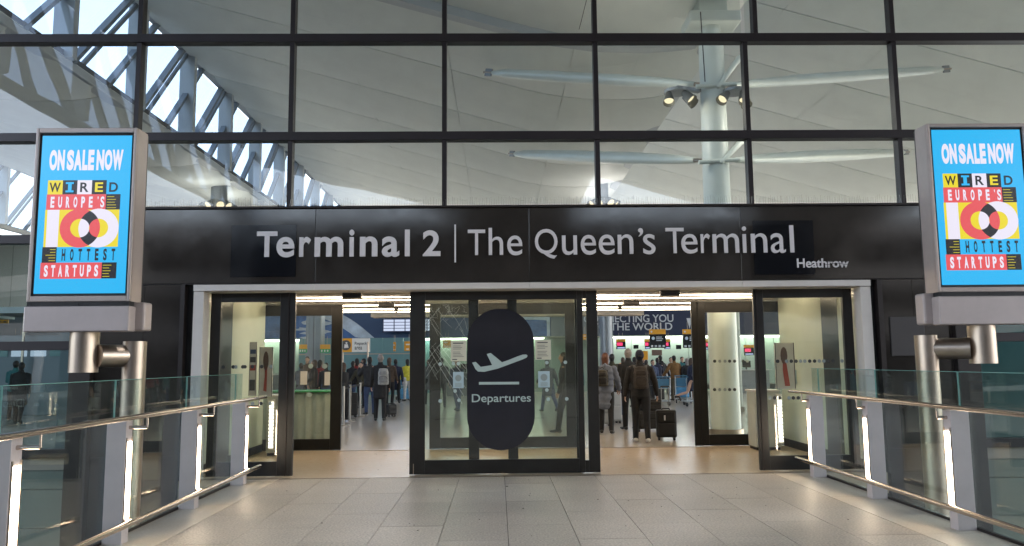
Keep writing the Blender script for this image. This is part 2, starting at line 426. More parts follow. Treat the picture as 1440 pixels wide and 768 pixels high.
# ================================================================== PORTAL AND FASCIA
fa = None
fa = thing('entrance_fascia', 'glossy black fascia sign reading Terminal 2, The Queens Terminal, above the doors', 'sign', (0, 11.1, 2.72))
FZ0, FZ1 = 2.735, 3.80
jx = [FX0, -2.59, .465, 3.52, FX1]
for i in range(4):
    bx('fascia_panel', 'fascia_black', fa, jx[i] + .003, jx[i + 1] - .003, 11.10, 11.26, FZ0, FZ1, bevel=.003)
bx('backing_board', 'rubber', fa, FX0 + .01, FX1 - .01, 11.262, 11.30, FZ0, FZ1)  # added behind the panels to stop light leaking through the joints
bx('top_trim', 'dark_frame', fa, FX0, FX1, 11.05, 11.28, FZ1 + .002, FZ1 + .03)
bx('bottom_trim', 'dark_frame', fa, FX0, FX1, 11.115, 11.26, FZ0 - .012, FZ0 - .001)
bx('cover_panel', 'cover_black', fa, -3.78, -2.86, 11.090, 11.0985, 2.82, 3.565)
bx('cover_panel', 'cover_black', fa, 3.70, 4.575, 11.090, 11.0985, 2.80, 3.585)
# ray through a picture point -> point on the real plane y = d (used to read positions off the photograph)
CR = camo.matrix_world.to_3x3()
def pt(px, py, d):
    v = CR @ Vector(((px - 720) / 1100, -(py - 384) / 1100, -1)); t = d / v.y
    return Vector((v.x * t, d, 1.6 + v.z * t))
LY = 11.0885
def word(body, x0, x1, yt, yb, off, split=True, y=LY, m='letter_white', parent=None, depth=.022, name='letter', d=11.08):
    xm = (x0 + x1) / 2
    slope = -.0066
    a = pt(x0, yb + slope * (x0 - xm), d); b = pt(x1, yt + slope * (x1 - xm), d)
    c = pt(xm, yt, d); e = pt(xm, yb, d)
    lettering(body, a.x, b.x, e.z, c.z, y, m, parent or fa, off, depth, name, split)
def glyphs(ox, oy, row, off, base, slope):
    # each letter: (character, left, right, top) in enlarged picture units (4.8 per pixel); base is the baseline
    for ch, a_, b_, top in row:
        bot = base + slope * (a_ - row[0][1]) + (4 if ch in 'eQaus' else 0) + (24 if ch == 'Q' else 0)
        if ch == '\u2019': bot = top + 56
        tp = top
        p = pt(ox + a_ / 4.8, oy + bot / 4.8, 11.08); q = pt(ox + b_ / 4.8, oy + tp / 4.8, 11.08)
        lettering(ch, p.x, q.x, p.z, q.z, LY, 'letter_white', fa, off, .022, 'letter')
glyphs(350, 300, [('T', 50, 193, 122), ('e', 184, 308, 159), ('r', 338, 418, 159), ('m', 442, 638, 158), ('i', 676, 711, 110), ('n', 748, 868, 156), ('a', 897, 1015, 156), ('l', 1052, 1086, 110), ('2', 1173, 1293, 114)], .022, 295, -.0055)
glyphs(640, 300, [('T', 86, 203, 110), ('h', 227, 323, 98), ('e', 352, 453, 150), ('Q', 540, 690, 105), ('u', 723, 822, 149), ('e', 850, 950, 145), ('e', 972, 1075, 143), ('n', 1100, 1201, 142), ('\u2019', 1237, 1268, 100), ('s', 1272, 1350, 140)], .001, 282, -.008)
glyphs(930, 300, [('T', 33, 150, 98), ('e', 138, 242, 139), ('r', 270, 328, 138), ('m', 350, 522, 137), ('i', 552, 571, 88), ('n', 610, 712, 135), ('a', 742, 835, 134), ('l', 872, 890, 80)], .001, 269, -.006)
word('Heathrow', 1121.3, 1193.5, 363.3, 376.3, .018, depth=.012)
a = pt(640, 316, 11.08); b = pt(640, 369, 11.08)
bx('divider_bar', 'letter_white', fa, a.x - .01, a.x + .012, LY - .02, LY - .001, b.z, a.z)
# wave cuts through the end of the small name
for k, (x0, x1, z) in enumerate(((1158, 1194, 371.2), (1160, 1193, 367.4))):
    p = [pt(x0 + (x1 - x0) * t / 10, z + .9 * math.sin(t * .9) - .03 * t, 11.07) for t in range(11)]
    mb = MB()
    for q in range(10): mb.obox(p[q], p[q + 1], .003, .006, up=(0, 0, 1))
    mb.build('wave_line', 'fascia_black', fa)

po = thing('door_portal', 'black portal block and pale white jambs framing the sliding door entrance', 'door frame', (0, 11.2, -6))
for x0, x1 in ((FX0, -4.99), (-4.985, -4.46), (5.52, 5.98), (5.985, FX1)):
    bx('side_panel', 'fascia_black', po, x0, x1, 11.13, 11.3, 0.33, FZ0 - .015)
    bx('side_panel', 'dark_frame', po, x0, x1, 11.15, 11.3, -6, 0.325)
bx('recess', 'rubber', po, -4.455, -4.31, 11.2, 11.3, 0, FZ0 - .015)
bx('recess', 'rubber', po, 5.385, 5.515, 11.2, 11.3, 0, FZ0 - .015)
bx('edge_fin', 'dark_frame', po, -4.47, -4.41, 11.09, 11.198, 0, FZ0 - .015)
bx('edge_fin', 'dark_frame', po, 5.46, 5.53, 11.09, 11.198, 0, FZ0 - .015)
# small dark niche in the right side panel
bx('niche', 'totem_dark', po, 5.62, 6.12, 11.11, 11.128, 1.62, 2.18, bevel=.01)
bx('jamb', 'jamb_white', po, -4.305, -4.16, 11.14, 11.36, 0, 2.625, bevel=.004)
bx('jamb', 'jamb_white', po, 5.235, 5.385, 11.14, 11.36, 0, 2.625, bevel=.004)
hx = [-4.305, -2.60, .46, 3.53, 5.385]
for i in range(4): bx('header', 'jamb_white', po, hx[i] + .002, hx[i + 1] - .002, 11.12, 11.52, 2.63, FZ0 - .016, bevel=.003)

# ================================================================== SLIDING DOORS
def frame(parent, x0, x1, z0, z1, y0, y1, l, r, b, t, m='door_frame'):
    bx('stile', m, parent, x0, x0 + l, y0, y1, z0, z1, bevel=.004); bx('stile', m, parent, x1 - r, x1, y0, y1, z0, z1, bevel=.004)
    bx('bottom_rail', m, parent, x0 + l + .001, x1 - r - .001, y0 + .003, y1 - .003, z0, z0 + b)
    bx('top_rail', m, parent, x0 + l + .001, x1 - r - .001, y0 + .003, y1 - .003, z1 - t, z1)
def pane(parent, x0, x1, z0, z1, y, gm='door_glass'):
    return MB().add([(x0, y, z0), (x1, y, z0), (x1, y, z1), (x0, y, z1)], [(0, 1, 2, 3)]).build('glass_pane', gm, parent)
YD = 11.40
# centre leaf
dc = thing('sliding_door', 'central glass door panel with the black Departures sticker and cracked upper corner', 'door', (0, YD, 0), group=None)
frame(dc, -1.27, 1.245, .012, 2.62, YD, YD + .06, .22, .085, .195, .125)
bx('stile', 'door_frame', dc, 1.30, 1.46, YD, YD + .06, .012, 2.62, bevel=.004)
bx('bottom_rail', 'door_frame', dc, 1.246, 1.299, YD + .003, YD + .057, .012, .18)
bx('top_rail', 'door_frame', dc, 1.246, 1.299, YD + .003, YD + .057, 2.5, 2.62)
bx('track_edge', 'steel', dc, -1.215, -1.205, YD - .006, YD - .001, .015, .16)
pane(dc, -1.05, 1.16, .207, 2.495, YD + .03); pane(dc, 1.246, 1.299, .18, 2.5, YD + .03)
# sliding leaves stacked behind the fixed panel
for x0, x1, lab in ((-1.20, -.275, 'left'), (.145, 1.22, 'right')):
    s = thing('sliding_door', 'dark framed sliding glass leaf parked behind the %s half of the Departures panel' % lab, 'door', ((x0 + x1) / 2, YD + .14, 0))
    l, r = (.08, .15) if lab == 'left' else (.145, .08)
    frame(s, x0, x1, .012, 2.60, YD + .11, YD + .16, l, r, .17, .09)
    pane(s, x0 + l, x1 - r, .18, 2.51, YD + .135)
# sticker: stadium shape
st = thing('door_sticker', 'black rounded Departures sticker with a pale plane on the central door', 'sticker', (.04, YD + .02, .33))
cx, hw, zb, zt = .042, .487, .335, 2.365
pts = []
for k in range(33):
    t = PI * k / 32; pts.append((cx + hw * math.cos(t), zt - hw * 1.0 + hw * math.sin(t)))
for k in range(33):
    t = PI + PI * k / 32; pts.append((cx + hw * math.cos(t), zb + hw + hw * math.sin(t)))
MB().prism(pts, 'y', YD + .018, YD + .026).build('film', 'sticker_black', st)
def P2(px, py): q = pt(px, py, YD + .01); return (q.x, q.z)
SY0, SY1 = YD + .0125, YD + .0165
plane_px = [(664, 510), (669, 509), (676, 516), (692, 513.5), (684.5, 498), (690, 496.5), (706, 509.5), (716, 506), (727, 501.5), (735, 498.8), (740, 498.6), (742, 500.5), (740.5, 503), (735, 505.5), (700, 518.5), (681, 523), (672, 522.5), (668.5, 519)]
MB().prism([P2(*q) for q in plane_px], 'y', SY0, SY1).build('plane_symbol', 'sticker_mint', st)
MB().prism([P2(*q) for q in ((673.5, 537.3), (730, 537), (730, 540.6), (673.5, 541))], 'y', SY0, SY1).build('runway_bar', 'sticker_mint', st)
a = pt(663.5, 569.5, YD); b = pt(746.5, 553.6, YD)
lettering('Departures', a.x, b.x, a.z, b.z, SY1, 'sticker_mint', st, .008, .002)
# paper notices on the door
for (x0, y0, x1, y1, m, lab) in ((634, 479, 656, 508, 'notice_cream', 'cream paper notice left of the Departures sticker'),
                                 (637, 523, 652, 546, 'notice_blue', 'pale blue notice left of the Departures sticker'),
                                 (753, 478, 774.5, 506, 'notice_cream', 'cream paper notice right of the Departures sticker'),
                                 (757, 522, 773, 545, 'notice_blue', 'pale blue notice right of the Departures sticker')):
    a = pt(x0, y1, YD + .02); b = pt(x1, y0, YD + .02)
    n = thing('paper_notice', lab, 'notice', (a.x, YD + .02, a.z)); bx('sheet', m, n, a.x, b.x, YD + .021, YD + .025, a.z, b.z)
    mb = MB(); H = b.z - a.z; W = b.x - a.x
    if m == 'notice_cream':
        mb.box(a.x + .03, a.x + W * .8, YD + .0175, YD + .0185, b.z - .045, b.z - .03)
        for k in range(8):
            if k == 3: continue
            mb.box(a.x + .03, a.x + W * random.uniform(.6, .9), YD + .0175, YD + .0185, b.z - .08 - k * .022, b.z - .074 - k * .022)
        mb.box(a.x + .02, a.x + .09, YD + .0175, YD + .0185, a.z + .015, a.z + .03)
        mb.build('print', 'ink', n)['kind'] = 'stuff'
    else:
        mb.disc((a.x + b.x) / 2, a.z + H * .62, YD + .0195, W * .3, 20, t=.001)
        for k in range(4): mb.box(a.x + W * .2, a.x + W * .8, YD + .0175, YD + .0185, a.z + .02 + k * .015, a.z + .026 + k * .015)
        mb.build('print', 'dot_grey', n)['kind'] = 'stuff'
# cracked / scratched film in the upper left corner of the pane: fine hairlines
random.seed(11)
mb = MB()
for k in range(46):
    x = random.uniform(600, 655); y = random.uniform(425, 520)
    an = random.choice((math.radians(48), math.radians(132), math.radians(62))) + random.uniform(-.08, .08); L = random.uniform(8, 34)
    x2 = min(max(x + L * math.cos(an), 599), 657); y2 = y + L * math.sin(an)
    if y2 > 545: continue
    p, q = pt(x, y, YD + .024), pt(x2, y2, YD + .024); wd = .0016
    mb.obox(p, q, .001, wd, up=(0, 1, 0)) if False else mb.obox(p, q, .0012, wd, up=(1, 0, .2))
for k in range(5):
    p, q = pt(604 + k * 5, 492 - k * 2, YD + .024), pt(650 + k * 2.5, 568 - k * 11, YD + .024)
    mb.obox(p, q, .0012, .0028, up=(1, 0, .2))
for k in range(40):
    x = random.uniform(602, 655); y = random.gauss(434, 7)
    if y < 424: continue
    an = random.uniform(0, PI); L = random.uniform(3, 11); p, q = pt(x, y, YD + .024), pt(min(x + L * math.cos(an), 657), max(y + L * math.sin(an), 423), YD + .024)
    mb.obox(p, q, .0012, .0014, up=(1, 0, .2))
o = mb.build('crack_line', 'crack', dc); o['kind'] = 'stuff'; o['label'] = 'web of fine white scratches in the upper left of the pane'
# manifestation dots
def dots(parent, d, pts, r=.026):
    for (x, y, m) in pts:
        q = pt(x, y, d); MB().disc(q.x, q.z, d, r, 14, t=.003).build('dot', m, parent)
dots(dc, YD + .025, [(619, 512, 'sticker_mint'), (637.5, 511.5, 'sticker_mint'), (644.5, 511.5, 'sticker_mint'), (640, 550, 'sticker_mint'), (619, 564, 'sticker_mint'), (645.5, 563, 'sticker_mint'),
                     (769, 510, 'sticker_mint'), (795, 509.5, 'sticker_mint'), (769, 548.5, 'sticker_mint'), (771, 561.5, 'sticker_mint'), (797, 561, 'sticker_mint')])
# outer side panels
dl = thing('sliding_door', 'tall glass door panel at the left of the entrance, beside the left handrail', 'door', (-3.6, YD, 0))
frame(dl, -4.15, -2.93, .012, 2.62, YD, YD + .06, .145, .22, .2, .13)
bx('stile_bead', 'dark_frame', dl, -3.04, -3.02, YD - .012, YD - .001, .012, 2.62)
pane(dl, -4.0, -3.15, .215, 2.49, YD + .03)
dots(dl, YD + .026, [(x, 516 - (x - 340) * .012, m) for x, m in ((302, 'dot_grey'), (314, 'dot_dark'), (328, 'dot_dark'), (331.5, 'dot_grey'), (341.5, 'dot_dark'), (344.5, 'dot_dark'), (355, 'dot_dark'), (368, 'dot_dark'), (381, 'dot_grey'))])
dots(dl, YD + .026, [(x, 567.5, m) for x, m in ((355, 'dot_grey'), (367, 'dot_dark'), (380, 'dot_grey'))])
dr = thing('sliding_door', 'tall glass door panel at the right of the entrance, beside the right handrail', 'door', (4.5, YD, 0))
frame(dr, 3.76, 5.22, .012, 2.62, YD, YD + .06, .145, .14, .2, .13)
bx('stile_bead', 'dark_frame', dr, 3.80, 3.82, YD - .012, YD - .001, .012, 2.62)
pane(dr, 3.905, 5.08, .215, 2.49, YD + .03)
dots(dr, YD + .026, [(1040 + x / 3.49, 508.2 - (x - 142) * .0015, m) for x, m in ((142, 'dot_grey'), (187, 'dot_dark'), (231, 'dot_grey'), (254, 'dot_dark'), (277, 'dot_dark'), (299, 'dot_grey'), (320, 'dot_grey'), (344, 'dot_dark'), (368, 'dot_dark'), (391, 'dot_grey'), (413, 'dot_grey'), (435, 'dot_dark'), (458, 'dot_dark'), (503, 'dot_grey'))])
dots(dr, YD + .026, [(1040 + x / 3.49, 559.6, m) for x, m in ((150, 'dot_grey'), (172, 'dot_dark'), (197, 'dot_dark'), (243, 'dot_grey'), (264, 'dot_dark'), (288, 'dot_dark'))])
# inner set of doors
YI = 14.70
def inner(x0, x1, lab, l, r, ytop=2.68, b=.2, t=.2):
    s = thing('sliding_door', lab, 'door', ((x0 + x1) / 2, YI, 0))
    frame(s, x0, x1, .01, ytop, YI, YI + .06, l, r, b, t); pane(s, x0 + l, x1 - r, .01 + b, ytop - t, YI + .03); return s
il = inner(-4.9, -2.90, 'inner glass door leaf seen left of the left walkway gap', .2, .2)
ic = inner(-1.27, 1.47, 'wide inner glass door leaf seen through the Departures panel', .2, .2)
bx('stile', 'door_frame', ic, .02, .18, YI, YI + .06, .21, 2.47)
ir = inner(3.66, 5.6, 'inner glass door leaf right of the man in the cap', .26, .2)
bx('stile_bead', 'rubber', ir, 3.775, 3.79, YI - .012, YI - .001, .01, 2.68)
dots(ir, YI + .026, [(x, y, m) for y in (508, 548) for x, m in ((995, 'dot_grey'), (1005, 'dot_dark'), (1012, 'dot_grey'), (1019.5, 'dot_grey'), (1026, 'dot_dark'), (1033, 'dot_dark'), (1045, 'dot_dark'), (1051, 'dot_grey')) if not (y == 548 and x in (1045, 995))], .03)
dots(il, YI + .026, [(437, 515, 'sticker_mint'), (457, 515, 'sticker_mint'), (435, 555, 'sticker_mint')], .045)
for (x0, y0, x1, y1, lab) in ((422, 522, 432, 541, 'white notice on the left half of the left inner door'), (456, 523, 464, 542, 'white notice on the right half of the left inner door')):
    a = pt(x0, y1, YI); b = pt(x1, y0, YI); n = bx('paper_notice', 'white_print', None, a.x, b.x, YI + .008, YI + .012, a.z, b.z); tag(n, lab, 'notice')

# ================================================================== VESTIBULE
vc = MB().box(-4.9, 5.9, 11.53, 17.45, 2.75, 2.9).build('vestibule_ceiling', 'vest_ceiling'); tag(vc, kind='structure')
for y0 in (11.9, 12.5, 13.1, 13.75, 14.5, 15.0, 15.8, 16.2, 16.9): bx('ceiling_strip', 'jamb_white', vc, -4.25, 5.2, y0, y0 + .10, 2.722, 2.748)
emis('strip_light', (1, .80, .56), 4.2)
emis('post_light', (1, .82, .60), 5.0)
lights_y = [13.42, 14.08, 15.35, 16.5, 17.3]
for k, y in enumerate(lights_y):
    lab = ['nearest the entrance header', 'second from the entrance header', 'third from the entrance header', 'just beyond the inner doors', 'farthest back under the low ceiling'][k]
    L = thing('ceiling_light', 'warm linear ceiling light, ' + lab, 'light', (0.5, y, 2.7))
    bx('diffuser', 'strip_light', L, -4.2, 5.15, y - .012, y + .012, 2.706, 2.716); bx('housing', 'jamb_white', L, -4.22, 5.17, y - .05, y + .05, 2.7165, 2.747)
for (x0, x1, y, lab) in ((482, 509, 412.5, 'dark door sensor box on the header over the left walkway gap'), (928, 955, 408, 'dark door sensor box on the header over the right walkway gap')):
    a = pt(x0, y + 3, 11.56); b = pt(x1, y - 2, 11.56)
    s = thing('door_sensor', lab, 'sensor', (a.x, 11.5, 2.56)); bx('body', 'door_frame', s, a.x, b.x, 11.50, 11.60, 2.545, 2.625, bevel=.01); bx('lens', 'sticker_black', s, a.x + .06, b.x - .06, 11.493, 11.499, 2.556, 2.58)
for (x0, x1, y, lab) in ((533, 555, 432, 'dark sensor with a small camera over the left inner doorway'), (876, 898, 429, 'dark sensor with a small camera over the right inner doorway')):
    a = pt(x0, y, 14.6); b = pt(x1, y, 14.6)
    s = thing('door_sensor', lab, 'sensor', (a.x, 14.6, 2.55)); bx('body', 'door_frame', s, a.x, b.x, 14.5, 14.66, 2.62, 2.70, bevel=.012)
    c = (a.x - .06 if x0 > 700 else b.x + .03)
    MB().chain([(c, 14.58, 2.60, .04), (c, 14.58, 2.57, .04)], 12).build('camera_dome', 'totem_dark', s)
bx('door_track', 'jamb_white', vc, -4.3, 5.3, YI, YI + .08, 2.70, 2.745)
# end walls
for side, x, ys in (('left', -4.32, [11.47, 12.30, 12.86, 14.66]), ('right', 5.30, [11.47, 12.1, 12.72, 14.66])):
    wv = thing('vestibule_wall', 'pale green panelled wall at the %s end of the vestibule' % side, 'wall', (x, 13, 0))
    s = -1 if side == 'left' else 1
    for k in range(3):
        bx('wall_panel', 'vest_dark' if k == 1 else 'vest_wall', wv, min(x, x + s * .12), max(x, x + s * .12), ys[k] + .003, ys[k + 1] - .003, .14 if k != 1 else .0, 2.745)
    bx('skirting', 'dark_frame', wv, min(x, x + s * .1), max(x, x + s * .1), ys[0] + .004, ys[1] - .004, .0, .138); bx('skirting', 'dark_frame', wv, min(x, x + s * .1), max(x, x + s * .1), ys[2] + .004, ys[3] - .004, .0, .138)
# short return walls behind the outer end panels
wl = bx('return_wall', 'vest_wall', None, -6.8, -4.95, 14.75, 14.9, 0, 2.9); tag(wl, 'pale return wall beside the left inner door leaf', 'wall')
wl = bx('return_wall', 'vest_wall', None, 5.75, 7.6, 14.75, 14.9, 0, 2.9); tag(wl, 'pale return wall beside the right inner door leaf', 'wall')
# info boards and posters in the vestibule
def board(x0, y0, x1, y1, d, lab, red=True):
    a = pt(x0, y1, d); b = pt(x1, y0, d); W = b.x - a.x; H = b.z - a.z
    t = thing('poster_board', lab, 'poster', (a.x, d, a.z))
    bx('panel', 'white_print', t, a.x, b.x, d, d + .03, a.z, b.z, bevel=.004)
    for (u0, u1, v0, v1, m) in ((0, .04, 0, 1, 'totem_dark'), (.96, 1, 0, 1, 'totem_dark')): bx('frame_edge', m, t, a.x + W * u0, a.x + W * u1, d - .006, d - .001, a.z, b.z)
    return t, a, b, W, H
mat('poster_red', (.45, .08, .05), .5); mat('poster_brown', (.16, .10, .08), .5); mat('poster_blue', (.05, .09, .2), .5); mat('poster_orange', (.8, .3, .05), .5)
t, a, b, W, H = board(363.5, 488, 384, 558, 13.3, 'white framed poster of a red dress beside the left handrail end')
MB().disc(a.x + W * .5, a.z + H * .72, 13.29, .16, 14, rx=.045).build('print', 'poster_brown', t)
MB().prism([(a.x + W * .42, a.z + H * .62), (a.x + W * .62, a.z + H * .62), (a.x + W * .6, a.z + H * .1), (a.x + W * .36, a.z + H * .12), (a.x + W * .44, a.z + H * .4)], 'y', 13.29, 13.287).build('print', 'poster_red', t)
t, a, b, W, H = board(349.5, 481, 361.5, 557, 13.2, 'narrow white leaflet board with dark and red notices, left vestibule')
for v0, v1, m in ((.78, .86, 'poster_blue'), (.62, .72, 'ink'), (.47, .57, 'poster_red'), (.1, .3, 'ink')): bx('leaflet', m, t, a.x + W * .12, b.x - W * .12, 13.19, 13.196, a.z + H * v0, a.z + H * v1)
t, a, b, W, H = board(1092, 482, 1116, 547, 13.6, 'white framed poster of a red dress beside the right handrail end')
MB().disc(a.x + W * .45, a.z + H * .72, 13.59, .15, 14, rx=.06).build('print', 'poster_brown', t)
MB().prism([(a.x + W * .38, a.z + H * .62), (a.x + W * .55, a.z + H * .6), (a.x + W * .7, a.z + H * .06), (a.x + W * .44, a.z + H * .06), (a.x + W * .36, a.z + H * .4)], 'y', 13.59, 13.587).build('print', 'poster_red', t)
t, a, b, W, H = board(1117, 519, 1133, 541, 13.9, 'small pale blue notice right of the red dress poster')
bx('print', 'notice_blue', t, a.x + W * .08, b.x - W * .08, 13.89, 13.896, a.z + H * .06, b.z - H * .06)
# floor standing unit with leaflets
mat('unit_white', (.55, .57, .5), .4)
for x0, x1, lab in ((-4.05, -3.72, 'pale waist high unit standing at the left vestibule wall'), (4.55, 5.0, 'pale waist high unit standing at the right vestibule wall')):
    t = thing('cabinet', lab, 'cabinet', (x0, 14.2, 0)); bx('body', 'unit_white', t, x0, x1, 13.95, 14.4, .05, 1.02, bevel=.01); bx('plinth', 'dark_frame', t, x0 + .02, x1 - .02, 13.98, 14.38, 0, .049)
    bx('top', 'jamb_white', t, x0 - .02, x1 + .02, 13.93, 14.42, 1.021, 1.05, bevel=.006)
emis('grille_light', (1, .95, .8), .6)
for (xp, lab) in ((381.5, 'left'), (1098, 'right')):
    a = pt(xp, 638, 13.9 if xp < 700 else 13.92); dd = a.y - .02
    t = thing('led_grille', 'upright lit slotted grille on the %s vestibule unit' % lab, 'grille', (a.x, dd, .12))  # LED grille, its slats glow
    bx('housing', 'jamb_white', t, a.x - .05, a.x + .05, dd - .03, dd + .03, .12, .98)
    for k in range(13): bx('slat', 'grille_light', t, a.x - .035, a.x + .035, dd - .04, dd - .031, .15 + k * .062, .19 + k * .062)
# beam beyond the inner doors
b1 = MB().box(-3.0, 3.5, 18.6, 19.1, 2.67, 2.79).build('hall_soffit_beam', 'vest_ceiling'); tag(b1, 'cream soffit beam hanging just past the vestibule ceiling', 'beam')

# ================================================================== BALUSTRADES
def balustrade(side):
    L = side == 'left'; s = 1 if L else -1
    gx = LX - .012 if L else RX + .012
    t = thing('balustrade', 'glass balustrade with steel handrail and lit posts on the %s of the walkway' % side, 'balustrade', (gx, 5, 0))
    px0, px1 = (gx + .02, gx + .195) if L else (gx - .195, gx - .02)          # post extent across
    rxx = -3.215 if L else 4.165
    posts = [10.66, 8.97, 7.28, 5.59, 3.9, 2.2, .5] if L else [10.72, 9.06, 7.39, 5.72, 4.05, 2.4, .7]
    for y in posts:
        # tapered post plate, deeper at the foot
        inner_x = px1 if L else px0; outer = px0 if L else px1
        p = MB(); p.box(px0, px1, y, y + .13, .0, 1.10); po_ = p.build('post', 'post_paint', t, bevel=.004)
        xa, xb = (inner_x, inner_x + .006) if L else (inner_x - .006, inner_x)
        bx('light_strip', 'post_light', po_, xa, xb, y + .026, y + .104, .22, .90)
        xa, xb = (inner_x, inner_x + .010) if L else (inner_x - .010, inner_x)
        bx('light_trim', 'steel', po_, xa, xb, y + .112, y + .124, .18, .94); bx('light_trim', 'steel', po_, xa, xb, y + .006, y + .018, .18, .94)
        # bracket to the handrail and to the lower rail
        br = MB().tube((inner_x, y + .065, 1.03), (rxx, y + .065, 1.03), .017, .017, 12).tube((rxx, y + .065, 1.03), (rxx, y + .065, 1.118), .010, .010, 10)
        br.build('bracket', 'rail_steel', po_)
        MB().tube((inner_x, y + .065, .2), (rxx - .06 * s, y + .065, .2), .014, .014, 10).build('bracket', 'rail_steel', po_)
        cy = y + .16
        MB().tube((gx - .012, cy, 1.0), (gx + .012, cy, 1.0), .022, .022, 14).build('glass_clip', 'rubber', t)
    y1 = 11.02 if L else 11.22
    MB().tube((rxx, -1, 1.14), (rxx, y1, 1.14), .023, .023, 20).build('handrail', 'rail_steel', t)
    lx = rxx - s * .06
    MB().tube((lx, -1, .2), (lx, y1 + .02, .2), .027, .027, 20).build('lower_rail', 'rail_steel', t)
    ends = [11.1] + [y + .16 for y in posts]
    for k in range(len(ends) - 1):
        a, b = ends[k + 1] + .009, ends[k] - .009
        MB().box(gx - .0085, gx + .0085, a, b, .03, 1.455).build('glass_panel', 'rail_glass', t)
        MB().box(gx - .009, gx + .009, a, b, 1.4555, 1.461).build('glass_edge', 'glass_edge', t)
        for yy in (a - .0045, ): MB().box(gx - .0088, gx + .0088, yy, yy + .004, .03, 1.455).build('glass_edge', 'glass_edge', t)
    bx('base_channel', 'dark_frame', t, gx - .02, gx + .018, 0, 11.1, -.25, .028)
mat('glass_edge', (.16, .34, .30), .2)
balustrade('left'); balustrade('right')

